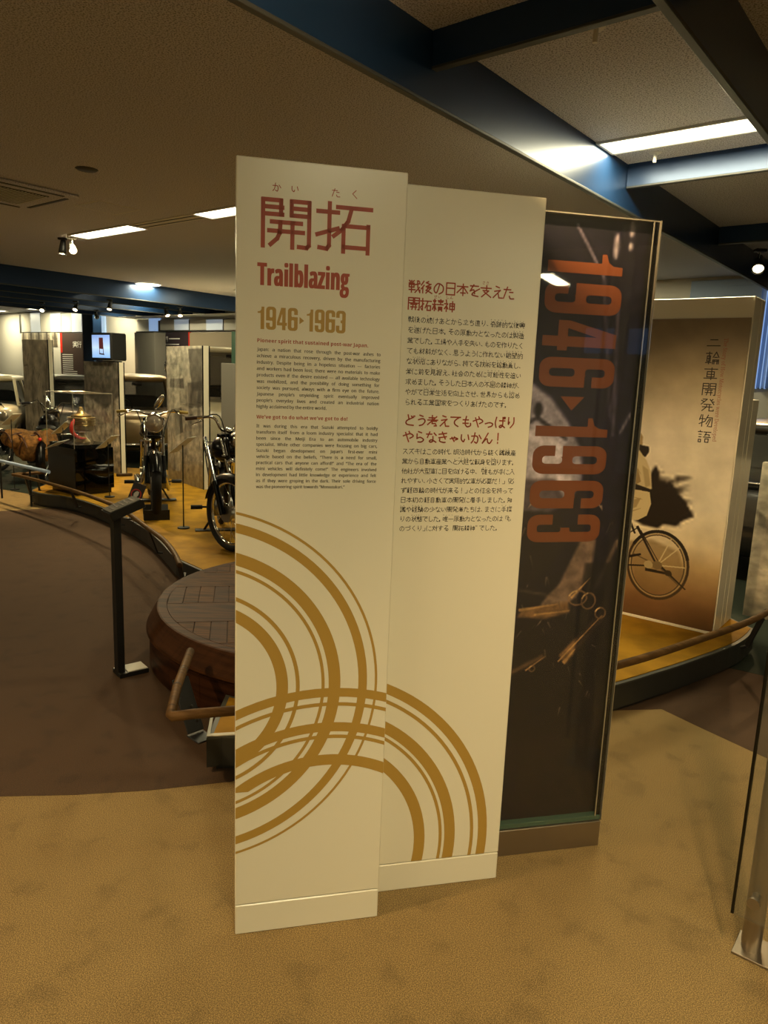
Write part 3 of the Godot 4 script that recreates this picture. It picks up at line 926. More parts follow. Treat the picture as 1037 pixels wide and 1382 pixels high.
func build_info_panels() -> void:
	var d := frame(PANEL_DIR, Vector3.ZERO)
	var here := func(x: float, y: float, px: float, py: float) -> Transform3D: return d
	# first panel, English text
	var one := thing("information_panel", "tall white panel with red Trailblazing heading and English text", "panel", frame(PANEL_DIR, Vector3(-0.383, 0, -1.8412)))
	var w := 0.4217
	panel_body(one, w)
	var face := Transform3D()
	var s := Shape.new()
	# the two large characters, drawn in a cell of 100
	var kai := [[6, 6, 6, 99], [6, 6, 40, 6], [6, 20, 43, 20], [6, 34, 43, 34], [40, 6, 40, 34], [94, 6, 94, 92, 90, 97, 74, 96], [60, 6, 94, 6], [60, 20, 94, 20], [60, 34, 94, 34], [60, 6, 60, 34], [22, 49, 79, 49], [17, 67, 83, 67], [39, 49, 38, 70, 33, 82, 20, 95], [62, 49, 62, 99]]
	var taku := [[2, 20, 39, 20], [23, 2, 23, 88, 19, 95, 5, 93], [1, 67, 39, 52], [37, 9, 99, 9], [63, 9, 57, 36, 46, 54, 31, 68], [49, 46, 49, 99], [49, 46, 94, 46], [94, 43, 94, 99], [49, 89, 94, 89]]
	for g in [[kai, 0.0565, 0.1275], [taku, 0.1944, 0.1382]]:
		for st in g[0]:
			var q := PackedVector2Array()
			for k in range(0, st.size(), 2): q.append(Vector2(g[1] + st[k] * 0.01 * g[2], 2.019 - st[k + 1] * 0.01 * 0.116))
			s.stroke(face, q, 0.0102, 0.0003)
	for k in [["か", 0.087], ["い", 0.131], ["た", 0.2315], ["く", 0.278]]: write_char(s, face, k[0], k[1], 2.0325, 0.019, 0.018, 0.0019, 0.0003)
	part("heading", s, M.ink_red, one)
	var st := letters()
	for k in 4: latin(st, face, "Trailblazing", sans_bold, 0.0512 + 0.0011 * k, 1.812, 0.0545, 0.226, 0.0003 + 0.00002 * k)
	text_part("title", st, M.ink_red, one)
	s = Shape.new()
	figures(s, TB(Basis.from_scale(Vector3(0.00056, 0.00055, 1)), Vector3(0.0495, 1.707, 0.0003)), "1946>1963", 48.0)
	part("years", s, M.ink_gold, one)
	st = letters()
	latin(st, face, "Pioneer spirit that sustained post-war Japan.", sans_bold, 0.0524, 1.675, 0.0094, 0.282)
	latin(st, face, "We’ve got to do what we’ve got to do!", sans_bold, 0.0515, 1.486, 0.0094, 0.234)
	text_part("subheading", st, M.ink_red, one)
	st = letters()
	paragraph(st, face, ENGLISH_1, 0.0517, 1.654, 0.01572, 0.0081, 0.3155)
	paragraph(st, face, ENGLISH_2, 0.0515, 1.4635, 0.01562, 0.0081, 0.3155)
	text_part("body_text", st, M.ink_black, one)
	rings("ring_print", one, Vector2(-0.113, 0.753), [[0.4985, 0.5055], [0.4515, 0.476], [0.3675, 0.4005], [0.3475, 0.3562], [0.2765, 0.287], [0.2233, 0.255]], rect(0.001, 0.1, w - 0.001, 2.0), 0.0003)
	rings("ring_print", one, Vector2(0.247, 0.1295), [[0.59, 0.616], [0.563, 0.5735], [0.486, 0.5135], [0.4655, 0.476], [0.384, 0.416]], rect(0.001, 0.45, w - 0.001, 2.0), 0.0005)
	# second panel, Japanese text
	w = 0.4217
	var two := thing("information_panel", "tall white panel with red headings and black Japanese text", "panel", frame(PANEL_DIR, Vector3(0.029, 0, -2.0415) + PANEL_DIR * (0.3967 - w)))
	panel_body(two, w)
	var o := w - 0.3967
	s = Shape.new()
	write_row(s, face, "戦後の日本を支えた", o + 0.0155, 1.846, 0.0341, 0.0305, 0.0036, 0.0003)
	write_row(s, face, "開拓精神", o + 0.0155, 1.801, 0.0341, 0.0305, 0.0036, 0.0003)
	write_row(s, face, "どう考えてもやっぱり", o + 0.019, 1.486, 0.0337, 0.029, 0.0038, 0.0003)
	write_row(s, face, "やらなきゃいかん！", o + 0.017, 1.44, 0.0337, 0.029, 0.0038, 0.0003)
	write_row(s, face, "ささ", o + 0.0155 + 0.0341 * 6 + 0.004, 1.8685, 0.011, 0.008, 0.0009, 0.0003)
	write_row(s, face, "せい", o + 0.0155 + 0.0341 * 2 + 0.004, 1.8235, 0.011, 0.008, 0.0009, 0.0003)
	write_row(s, face, "しん", o + 0.0155 + 0.0341 * 3 + 0.004, 1.8235, 0.011, 0.008, 0.0009, 0.0003)
	part("heading", s, M.ink_red, two)
	s = Shape.new()
	for b in [[JAPANESE_1, 1.7595, 0.0279], [JAPANESE_2, 1.3985, 0.02785]]:
		for k in b[0].size():
			var row: String = b[0][k]
			var pitch := minf(0.0175, 0.3425 / row_length(row))
			var y: float = b[1] - b[2] * k
			write_row(s, face, row, o + 0.0175, y, pitch, 0.0148, 0.0015, 0.0003)
			for r in RUBY:
				var p := row.find(r)
				if p < 0 or (r.length() == 1 and r in "図知識" and p > 0 and r != "図"): continue
				var x := o + 0.0175 + pitch * row_length(row.substr(0, p))
				write_row(s, face, RUBY[r], x, y + 0.0112, pitch * r.length() / maxf(RUBY[r].length(), 2.0), 0.003, 0.00042, 0.0003)
	part("body_text", s, M.ink_black, two)
	rings("ring_print", two, Vector2(o - 0.2378, 0.1634), [[0.559, 0.589], [0.532, 0.543], [0.446, 0.481], [0.4275, 0.4375], [0.346, 0.381]], rect(0.001, 0.097, w - 0.001, 2.0), 0.0003)
	build_picture_panel()

func build_picture_panel() -> void:
	var w := 0.4217
	var t := thing("picture_panel", "tall dark motorcycle picture panel under glass with orange years", "panel", frame(PANEL_DIR, Vector3(0.8053, 0, -2.3238) - PANEL_DIR * w))
	var s := Shape.new()
	s.box(T(w * 0.5, 0.048, -0.03), Vector3(w, 0.096, 0.06), 0.002); part("plinth", s, M.steel, t, "brushed metal plinth")
	s = Shape.new(); s.box(T(w * 0.5, 1.105, -0.036), Vector3(w, 1.985, 0.008)); part("backing_board", s, M.black_metal, t)
	var p := Paint.new(320, 1600, Paint.c(34, 28, 34))
	var c := func(r: int, g: int, b: int, a := 1.0) -> Color: return Paint.c(r, g, b, a)
	p.shade([[0.0, Paint.c(16, 13, 24)], [0.3, Paint.c(24, 20, 40)], [0.5, Paint.c(22, 16, 30)], [0.75, Paint.c(16, 10, 16)], [1.0, Paint.c(26, 16, 24)]])
	# tank and knee pad of the motorcycle in the picture
	p.poly([Vector2(0, .235), Vector2(.1, .245), Vector2(.3, .27), Vector2(.47, .31), Vector2(.6, .355), Vector2(.62, .4), Vector2(.52, .44), Vector2(.3, .455), Vector2(.12, .47), Vector2(0, .475)], Paint.c(150, 142, 156))
	p.poly([Vector2(0, .33), Vector2(.2, .315), Vector2(.42, .345), Vector2(.58, .4), Vector2(.5, .43), Vector2(.2, .44), Vector2(0, .45)], Paint.c(196, 186, 196))
	p.poly([Vector2(0, .4), Vector2(.4, .4), Vector2(.5, .44), Vector2(.3, .46), Vector2(0, .5)], Paint.c(84, 74, 82))
	p.soften(10)
	p.line(Vector2(0, .322), Vector2(.2, .303), 7, Paint.c(24, 20, 28)); p.line(Vector2(.2, .303), Vector2(.46, .335), 7, Paint.c(24, 20, 28)); p.blob(.2, .29, .035, .012, Paint.c(20, 16, 24))
	p.line(Vector2(.4, .01), Vector2(.66, .085), 5, Paint.c(120, 112, 124)); p.line(Vector2(.66, .085), Vector2(.82, .3), 4, Paint.c(86, 78, 92)); p.line(Vector2(.8, .12), Vector2(.86, .33), 7, Paint.c(78, 70, 86))
	p.blob(.74, .038, .025, .02, Paint.c(124, 116, 124)); p.blob(.86, .012, .024, .012, Paint.c(120, 112, 118)); p.blob(.86, .036, .02, .007, Paint.c(124, 116, 120)); p.blob(.02, .045, .08, .006, Paint.c(130, 120, 124))
	p.line(Vector2(.92, .325), Vector2(1.0, .29), 6, Paint.c(124, 118, 126))
	p.soften(3)
	# lower: engine, kick pedal and exhaust in brown light
	p.poly([Vector2(.66, .5), Vector2(.8, .5), Vector2(.78, .56), Vector2(.66, .6), Vector2(.5, .62), Vector2(.3, .625), Vector2(.38, .6), Vector2(.5, .575)], Paint.c(112, 90, 76))
	p.poly([Vector2(.2, .615), Vector2(.6, .606), Vector2(.62, .625), Vector2(.4, .635), Vector2(.15, .63)], Paint.c(120, 88, 56))
	p.poly([Vector2(.55, .7), Vector2(.9, .627), Vector2(.94, .638), Vector2(.62, .718)], Paint.c(126, 92, 58))
	p.poly([Vector2(0, .45), Vector2(.45, .455), Vector2(.55, .5), Vector2(.35, .56), Vector2(0, .58)], Paint.c(30, 24, 28, 0.9))
	p.line(Vector2(.8, .6), Vector2(1.0, .5), 12, Paint.c(96, 78, 66)); p.line(Vector2(.1, .73), Vector2(.42, .7), 14, Paint.c(84, 62, 44)); p.line(Vector2(.05, .58), Vector2(.5, .597), 5, Paint.c(90, 72, 60))
	p.poly([Vector2(.25, .95), Vector2(.3, .86), Vector2(.6, .86), Vector2(1, .92), Vector2(1, 1), Vector2(.5, 1)], Paint.c(26, 18, 20))
	p.poly([Vector2(.72, .54), Vector2(.98, .54), Vector2(.92, .95), Vector2(.66, .9)], Paint.c(24, 18, 20, 0.8))
	p.soften(7)
	var rng := RandomNumberGenerator.new()
	rng.seed = 7
	for k in 46:
		var x := rng.randf_range(.02, .95)
		var y := rng.randf_range(.42, .8)
		var b := rng.randf_range(90, 190) * (1.0 if y < .6 else 0.85)
		var dx := rng.randf_range(-.05, .05)
		p.line(Vector2(x, y), Vector2(x + dx, y + rng.randf_range(.004, .02)), rng.randf_range(2, 5), Paint.c(int(b), int(b * .84), int(b * .68), 0.75), 1.0)
	for q in [[.02, .155, .09, .012], [.05, .19, .08, .007], [.03, .14, .05, .01]]: p.blob(q[0], q[1], q[2], q[3], Paint.c(190, 184, 200, 0.9))
	for q in [[.16, .618, .5, .61, 9], [.3, .627, .62, .622, 6], [.55, .712, .92, .632, 5], [.6, .715, .7, .69, 12], [.0, .737, .12, .73, 8], [.26, .725, .44, .7, 5], [.62, .6, .78, .565, 7]]: p.line(Vector2(q[0], q[1]), Vector2(q[2], q[3]), q[4], Paint.c(196, 150, 92, 0.8), 2)
	for q in [[.78, .606, 20, 22], [.9, .628, 15, 15], [.68, .6, 26, 20], [.32, .722, 8, 8], [.04, .735, 12, 12]]:
		p.ring(Vector2(q[0] * 320, q[1] * 1600), q[2], q[3], 5, Paint.c(120, 90, 60, 0.8))
		p.ring(Vector2(q[0] * 320, q[1] * 1600), q[2], q[3], 4, Paint.c(220, 180, 120, 0.8), 3.4, 4.6)
	p.soften(3)
	p.grain(0.02, 0.3, 3)
	var pm := p.material(0.5)
	s = Shape.new(); s.picture(Transform3D(), 0.001, 0.117, w - 0.022, 2.094, -0.031); part("motorcycle_picture", s, pm, t, "dark close-up picture of a motorcycle")
	s = Shape.new()
	var b := Basis(Vector3(0, -0.001, 0), Vector3(0.00252, 0, 0), Vector3(0, 0, 1))
	b = Basis(Vector3(0, -0.00205, 0), Vector3(0.00252, 0, 0), Vector3(0, 0, 1))
	figures(s, TB(b, Vector3(w - 0.3455, 2.005, -0.0305)), "1946>1963", 54.0)
	part("years", s, M.ink_orange, t)
	s = Shape.new(); s.box(T(w * 0.5, 1.0985, -0.003), Vector3(w, 2.0, 0.006)); part("glass_cover", s, M.glass, t, "clear glass front")
	s = Shape.new(); s.box(T(w - 0.0195, 1.105, -0.0085), Vector3(0.0032, 1.985, 0.003)); part("side_edge", s, M.acrylic_edge, t)
	s = Shape.new(); s.box(T(w + 0.0008, 1.0985, -0.018), Vector3(0.0016, 2.0, 0.036)); part("side_edge", s, M.acrylic_edge, t)
	s = Shape.new(); s.box(T(w - 0.0095, 1.0985, -0.0125), Vector3(0.0185, 2.0, 0.004)); part("edge_band", s, M.black_gloss, t)
	s = Shape.new(); s.box(T(w * 0.5, 2.0965, -0.022), Vector3(w, 0.003, 0.03)); part("top_edge", s, M.acrylic_edge, t)
	s = Shape.new(); s.box(T(w * 0.5, 0.106, -0.022), Vector3(w, 0.018, 0.03), 0.002); part("bottom_edge", s, M.acrylic_green, t)

# ---------------------------------------------------------------- platforms, rails, the wooden drum
const DRUM := Vector3(-0.214, 0.0, -4.11)
const DRUM_R := 1.045

func platform(called: String, label: String, outline: Array, front: int, border := 0.0) -> Node3D:    # outline on the floor; the first «front» points are the visible front edge
	var t := thing(called, label, "platform")
	var flat := Transform3D(Basis(Vector3.RIGHT, Vector3(0, 0, -1), Vector3.UP), Vector3.ZERO)
	var q := PackedVector2Array()
	for p in outline: q.append(Vector2(p.x, -p.z))
	if Geometry2D.is_polygon_clockwise(q): q.reverse()
	var foot := Geometry2D.offset_polygon(q, -0.03)[0]
	var s := Shape.new(); s.extrude(flat * T(0, 0, 0.035), foot, 0.031); part("recessed_base", s, M.deck_fascia, t)
	s = Shape.new(); s.extrude(flat * T(0, 0, DECK - 0.012), q, DECK - 0.045); part("fascia", s, M.deck_fascia, t)
	s = Shape.new(); s.extrude(flat * T(0, 0, DECK - 0.004), q, 0.0085, 0.002); part("lip", s, M.deck_lip if border < 0.01 else M.deck_border, t)
	var top := Geometry2D.offset_polygon(q, -0.022 - border)[0]
	s = Shape.new(); s.extrude(flat * T(0, 0, DECK), top, 0.006, 0.001); part("deck", s, M.deck_mustard, t, "mustard yellow deck")
	return t

func rail(label: String, path: Array, brackets: Array, joints: Array) -> void:
	var t := thing("handrail", label, "handrail")
	var s := Shape.new()
	var n := path.size()
	var full := []
	var radii := []
	var head: Vector3 = (path[0] - path[1]).normalized()
	var tail: Vector3 = (path[n - 1] - path[n - 2]).normalized()
	for k in [[0.0075, 0.008], [0.0055, 0.0145]]: full.append(path[0] + head * k[0]); radii.append(k[1])
	for p in path: full.append(p); radii.append(0.0185)
	for k in [[0.0055, 0.0145], [0.0075, 0.008]]: full.append(path[n - 1] + tail * k[0]); radii.append(k[1])
	s.tube(full, radii, 12)
	part("rail", s, M.wood_rail, t, "polished wooden rail")
	for b in brackets:        # [point on the rail, foot on the platform edge]
		s = Shape.new()
		var up: Vector3 = b[0] - Vector3(0, 0.014, 0)
		var foot: Vector3 = b[1]
		var mid := Vector3(lerpf(up.x, foot.x, 0.75), foot.y + 0.01, lerpf(up.z, foot.z, 0.75))
		s.bar(up, mid, 0.032, 0.012, 0.002, (foot - up).normalized() if false else Vector3(0.3, 1, 0.2))
		s.bar(mid, foot + (foot - mid) * 0.5, 0.032, 0.012, 0.002)
		part("bracket", s, M.black_metal, t)
	for j in joints:
		s = Shape.new()
		var a: Vector3 = j[0]
		var d: Vector3 = (j[1] - j[0]).normalized()
		s.tube([a - d * 0.003, a + d * 0.003], 0.0193, 12)
		part("joint_ring", s, M.charcoal, t)

func drum_arc(r: float, from: float, to: float, n := 14) -> Array:
	var out := []
	for k in n + 1:
		var f := lerpf(from, to, float(k) / n)
		out.append(DRUM + Vector3(cos(f) * r, 0, sin(f) * r))
	return out

func build_platforms() -> void:
	# platform that carries the motorcycles
	var edge := []
	for q in [Vector2(41, 681), Vector2(57, 685), Vector2(100, 692), Vector2(150, 711), Vector2(200, 740), Vector2(238, 782)]: edge.append(at(q.x, q.y))
	edge = curve(edge, 5)
	var rr := DRUM_R + 0.085
	var out := edge.duplicate()
	out.append_array(drum_arc(rr, PI + 0.72, PI + 1.75, 12))
	out.append_array([Vector3(0.4, 0, -9.4), Vector3(-1.2, 0, -9.9), Vector3(-3.3, 0, -10.5), Vector3(-4.5, 0, -10.6), Vector3(-4.2, 0, -9.2)])
	platform("display_platform", "mustard display platform carrying the black motorcycles", out, edge.size())
	var y := 0.37
	var path := []
	for q in [Vector2(17.5, 640.5), Vector2(32, 643.5), Vector2(68, 653), Vector2(105, 664), Vector2(149, 680), Vector2(172, 692), Vector2(197, 711), Vector2(220, 728), Vector2(235, 746), Vector2(243, 763)]: path.append(at(q.x, q.y, y))
	var back := [at(62, 637.3, y), at(46, 638.5, y), at(21, 640.2, y)]
	var smooth_path := curve(path, 4)
	var brackets := []
	for k in [[at(34, 644, y), at(43, 668, DECK - 0.02)], [at(96, 661, y), at(107, 684, DECK - 0.02)], [at(149, 680, y), at(165, 708, DECK - 0.02)], [at(201, 714, y), at(216, 746, DECK - 0.02)], [at(242, 760, y), at(248, 776, DECK - 0.02)]]: brackets.append(k)
	rail("curved wooden handrail along the front of the motorcycle platform", smooth_path, brackets, [[at(199, 712.5, y), at(205, 716, y)], [at(238, 752, y), at(241, 758, y)]])
	rail("short wooden handrail on the far end of the motorcycle platform", back, [[at(50, 639, y), at(54, 662, DECK)]], [])
	rail("wooden handrail end behind the black motorcycle", [at(158, 641, 0.42), at(168, 640.8, 0.42), at(178, 640.5, 0.42)], [], [])
	# platform in front, running from the drum behind the tall panels to the right
	var fr := []
	for w in [at(279, 1046), at(300, 1043), Vector3(-0.1, 0, -2.72), Vector3(0.45, 0, -2.92), at(826, 966), at(880, 948), at(930, 930), at(993, 903), Vector3(2.32, 0, -4.3)]: fr.append(w)
	var a0 := atan2(-3.02 - DRUM.z, -0.79 - DRUM.x)
	var pts := [at(279, 1046)]
	pts.append_array(curve(fr.slice(1), 4))
	pts.append_array([Vector3(2.2, 0, -4.75), Vector3(1.5, 0, -4.95)])
	pts.append_array(drum_arc(rr, -0.35, 2.0, 22))
	platform("display_platform", "mustard display platform under the white bicycle wall", pts, fr.size())
	var bq := PackedVector2Array()
	for w in [at(279, 994, DECK), at(330, 991, DECK), at(330, 987.5, DECK), at(284, 990.5, DECK), at(290, 955, DECK), at(286.5, 955, DECK)]: bq.append(Vector2(w.x, -w.z))
	var bs := Shape.new(); bs.extrude(Transform3D(Basis(Vector3.RIGHT, Vector3(0, 0, -1), Vector3.UP), Vector3(0, DECK + 0.002, 0)), bq, 0.004); part("white_border", bs, M.deck_border, get_child(get_child_count() - 1))
	var rp := []
	for q in [Vector2(600, 946), Vector2(720, 928), Vector2(833, 898), Vector2(885, 883), Vector2(950, 861), Vector2(1004, 842), Vector2(1037, 826), Vector2(1075, 803)]: rp.append(at(q.x, q.y, 0.36))
	rail("wooden handrail along the platform of the white bicycle wall", curve(rp, 4), [[at(1030, 830, 0.36), at(1003, 873, DECK - 0.02)], [at(640, 940, 0.36), at(640, 985, DECK - 0.02)]], [[at(1036, 826, 0.36), at(1046, 820, 0.36)]])
	var near := [at(257, 879, 0.37), at(247, 906, 0.37), at(239, 927, 0.37), at(230.5, 964, 0.37), at(232, 967, 0.37), at(262, 963.5, 0.37), at(316, 959, 0.37), at(420, 951, 0.37), at(520, 945, 0.37)]
	rail("bent wooden handrail end beside the wooden drum", near, [], [[near[1], near[2]], [near[2], near[3]]])
	var br := thing("rail_bracket", "black steel bracket plates holding the bent handrail end", "bracket")
	var s := Shape.new()
	var pa := at(243, 915, 0.34)
	var pb := at(279, 1000, DECK - 0.03)
	var dirb := (pb - pa).normalized()
	s.bar(pa, Vector3(lerpf(pa.x, pb.x, 0.6), DECK - 0.02, lerpf(pa.z, pb.z, 0.6)), 0.075, 0.008, 0.002)
	part("arm_plate", s, M.black_metal, br)
	s = Shape.new()
	s.bar(Vector3(lerpf(pa.x, pb.x, 0.55), DECK - 0.03, lerpf(pa.z, pb.z, 0.55)), pb, 0.075, 0.008, 0.002)
	part("foot_plate", s, M.black_metal, br)
	for k in 4:
		s = Shape.new()
		s.sphere(Transform3D(Basis(), pa.lerp(pb, 0.2 + 0.11 * k) + Vector3(0.018 * (1 if k % 2 else -1), -0.03, 0.02)), Vector3.ONE * 0.008, 8, 5)
		part("bolt", s, M.black_metal, br)
	build_drum()

func build_drum() -> void:
	var t := thing("wooden_drum_table", "large round dark wooden drum with planked top", "drum", T(DRUM.x, 0, DRUM.z))
	var s := Shape.new()
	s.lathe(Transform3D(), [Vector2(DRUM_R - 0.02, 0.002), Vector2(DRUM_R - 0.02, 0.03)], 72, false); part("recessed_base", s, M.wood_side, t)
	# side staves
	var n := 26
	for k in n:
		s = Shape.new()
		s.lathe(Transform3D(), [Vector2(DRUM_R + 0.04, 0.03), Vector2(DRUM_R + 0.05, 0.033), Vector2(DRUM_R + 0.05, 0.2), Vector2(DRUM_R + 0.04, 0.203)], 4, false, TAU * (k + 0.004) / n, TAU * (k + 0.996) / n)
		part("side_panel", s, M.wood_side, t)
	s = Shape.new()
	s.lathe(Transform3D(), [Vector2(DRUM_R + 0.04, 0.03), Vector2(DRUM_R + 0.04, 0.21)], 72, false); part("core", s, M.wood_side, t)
	s = Shape.new()
	s.lathe(Transform3D(), [Vector2(DRUM_R + 0.03, 0.206), Vector2(DRUM_R + 0.06, 0.208), Vector2(DRUM_R + 0.066, 0.216), Vector2(DRUM_R + 0.063, 0.228), Vector2(DRUM_R + 0.008, 0.328), Vector2(DRUM_R, 0.331), Vector2(DRUM_R - 0.043, 0.331)], 96, false)
	part("rim", s, M.wood_drum_dark, t, "chamfered wooden rim")
	s = Shape.new()
	s.lathe(Transform3D(), [Vector2(DRUM_R - 0.03, 0.326), Vector2(0, 0.326)], 72, false); part("top_base", s, M.wood_drum_dark, t)
	# planks of the top: three groups at right angles, as in the inlay
	var disc := PackedVector2Array()
	for k in 72: disc.append(Vector2(cos(TAU * k / 72), sin(TAU * k / 72)) * (DRUM_R - 0.045))
	var flat := Transform3D(Basis(Vector3.RIGHT, Vector3(0, 0, -1), Vector3.UP), Vector3.ZERO)
	var turn := Transform3D(Basis(Vector3.FORWARD, 0.0), Vector3.ZERO)
	var mats := [M.wood_drum, M.wood_drum_light, M.wood_drum_dark]
	var dir := Vector2(0.98, 0.2)       # along the cross bands
	var nor := Vector2(-dir.y, dir.x)
	var idx := 0
	for band in 7:                        # bands alternate: long plank, row of short planks
		var v0 := -1.03 + band * 0.318
		var v1 := v0 + 0.318
		if band % 2 == 1:
			var step := 0.083
			for k in range(-13, 13):
				var q := [dir * (k * step + 0.002) + nor * (v0 + 0.002), dir * ((k + 1) * step - 0.002) + nor * (v0 + 0.002), dir * ((k + 1) * step - 0.002) + nor * (v1 - 0.002), dir * (k * step + 0.002) + nor * (v1 - 0.002)]
				for p in Geometry2D.intersect_polygons(PackedVector2Array(q), disc):
					s = Shape.new(); s.extrude(flat * T(0, 0, 0.331), p, 0.008, 0.0008); part("plank", s, mats[idx % 3], t); idx += 1
		else:
			for half in [[-1.2, 0.3], [0.3, 1.2]]:
				var q := [dir * (half[0] + 0.002) + nor * (v0 + 0.002), dir * (half[1] - 0.002) + nor * (v0 + 0.002), dir * (half[1] - 0.002) + nor * (v1 - 0.002), dir * (half[0] + 0.002) + nor * (v1 - 0.002)]
				for p in Geometry2D.intersect_polygons(PackedVector2Array(q), disc):
					s = Shape.new(); s.extrude(flat * T(0, 0, 0.331), p, 0.008, 0.0008); part("plank", s, mats[idx % 3], t); idx += 1

# ---------------------------------------------------------------- lectern and glass screen
func build_foreground() -> void:
	# slim black sign stand
	var foot := at(159.5, 916)
	var dir := (at(203, 906) - foot)
	dir.y = 0
	dir = dir.normalized()
	var t := thing("sign_stand", "slim black steel sign stand on the brown carpet", "sign stand", frame(dir, foot))
	var s := Shape.new()
	s.box(T(0.026, 0.43, -0.045), Vector3(0.038, 0.86, 0.055), 0.002); part("post", s, M.black_metal, t)
	s = Shape.new(); s.box(T(0.085, 0.012, -0.045), Vector3(0.155, 0.024, 0.11), 0.002); part("foot", s, M.black_metal, t)
	s = Shape.new(); s.box(T(0.105, 0.026, -0.045), Vector3(0.105, 0.006, 0.1), 0.001); part("foot_plate", s, M.sign_paper, t, "pale metal plate on the foot")
	var tilt := Transform3D(Basis(Vector3.BACK, 0.34), Vector3(-0.012, 0.85, -0.045))
	s = Shape.new(); s.box(tilt * T(0.085, 0.018, 0.015), Vector3(0.18, 0.042, 0.13), 0.002); part("tray", s, M.black_metal, t)
	s = Shape.new(); s.box(tilt * T(0.085, 0.0415, 0.015), Vector3(0.165, 0.005, 0.115), 0.001); part("sign_plate", s, M.partition_grey, t, "grey printed sign plate")
	s = Shape.new()
	for k in 5: s.box(tilt * T(0.028 + 0.028 * k, 0.0443, 0.01), Vector3(0.012, 0.0008, 0.075))
	part("lettering", s, M.ink_black, t)
	# do-not-touch card
	var f := at(174, 700, DECK)
	var c := thing("notice_card", "dark card with a red ring beside the sign stand", "notice", frame(Vector3(0.86, 0, 0.1), f))
	var lean := Transform3D(Basis(Vector3.BACK, -0.32) * Basis(Vector3.RIGHT, -0.2), Vector3(0, 0.05, 0))
	s = Shape.new(); s.box(lean * T(0, 0.19, 0), Vector3(0.13, 0.24, 0.008), 0.001); part("card", s, M.sign_dark, c)
	s = Shape.new()
	for k in 28:
		s.sheet(lean * T(0, 0.2, 0.0045), ring_piece(Vector2.ZERO, 0.042, 0.053, TAU * k / 28, TAU * (k + 1) / 28))
	part("red_ring", s, M.red_paint, c)
	s = Shape.new()
	s.sheet(lean * T(0, 0.2, 0.0046), PackedVector2Array([Vector2(-0.018, -0.03), Vector2(0.012, -0.033), Vector2(0.024, 0.0), Vector2(0.022, 0.03), Vector2(0.0, 0.034), Vector2(-0.014, 0.02), Vector2(-0.024, 0.0)]))
	part("hand_symbol", s, M.ink_white, c)
	s = Shape.new(); s.tube([Vector3(0, 0, -0.01), Vector3(0.02, 0.12, -0.012)], 0.004, 6); s.lathe(Transform3D(), [Vector2(0.05, 0.001), Vector2(0.05, 0.008), Vector2(0, 0.01)], 16); part("foot", s, M.black_metal, c)
	# glass screen on a steel post at the right
	var pf := at(1013, 1281)
	var g := thing("glass_screen", "clear glass screen clamped to a round steel post", "glass screen", frame(NX, pf))
	var gz := 0.0
	var edge := at(991, 1232, 0.13)
	var rel := g.transform.affine_inverse() * edge
	s = Shape.new(); s.box(T(rel.x + 0.75, 0.13 + 1.0, rel.z), Vector3(1.5, 2.0, 0.012), 0.001); part("glass_pane", s, M.glass_tint, g, "clear glass pane")
	s = Shape.new(); s.box(T(rel.x - 0.004, 0.13 + 1.0, rel.z), Vector3(0.008, 2.0, 0.014), 0.001); part("pane_edge", s, M.glass_edge, g, "dark polished glass edge")
	s = Shape.new(); s.lathe(Transform3D(), [Vector2(0.027, 0.008), Vector2(0.027, 2.2), Vector2(0, 2.2)], 24, false); part("post", s, M.steel, g, "round steel post")
	s = Shape.new(); s.box(T(0.06, 0.004, 0.0), Vector3(0.2, 0.008, 0.11), 0.001); part("base_plate", s, M.steel, g)
	for y in [0.19, 1.95]:
		s = Shape.new()
		var dz := rel.z
		s.tube([Vector3(0, y, 0), Vector3(0, y, dz + signf(dz) * 0.006)], 0.012, 12)
		s.tube([Vector3(0, y, 0), Vector3(0, y, -signf(dz) * 0.04)], 0.012, 12)
		part("clamp", s, M.steel, g)
		s = Shape.new(); s.tube([Vector3(0, y, dz + signf(dz) * 0.006), Vector3(0, y, dz + signf(dz) * 0.014)], 0.017, 14); part("clamp_disc", s, M.steel, g)

# ---------------------------------------------------------------- motorcycles: forward is local +z, wheels on y = 0
func wheel(parent: Node3D, called: String, z: float, r: float, tw: float, turn := 0.0, spokes := 18) -> void:
	var t := TB(Basis(Vector3.UP, turn), Vector3(0, r, z))
	var s := Shape.new(); s.torus(t, r - tw, tw, 40, 10)
	var tyre := part(called, s, M.tyre, parent, "black rubber tyre")
	s = Shape.new(); s.torus(t, r - tw * 1.9, tw * 0.42, 40, 8); part("rim", s, M.chrome, tyre)
	s = Shape.new(); s.tube([t * Vector3(-0.045, 0, 0), t * Vector3(0.045, 0, 0)], 0.045, 14); s.tube([t * Vector3(-0.05, 0, 0), t * Vector3(-0.03, 0, 0)], 0.068, 16); part("hub", s, M.alloy, tyre)
	for k in spokes:
		var f := TAU * k / spokes
		var side := 0.03 if k % 2 else -0.03
		s = Shape.new()
		s.tube([t * Vector3(side, cos(f + 0.5) * 0.05, sin(f + 0.5) * 0.05), t * Vector3(0, cos(f) * (r - tw * 2.0), sin(f) * (r - tw * 2.0))], 0.0022, 4)
		part("spoke", s, M.chrome, tyre)

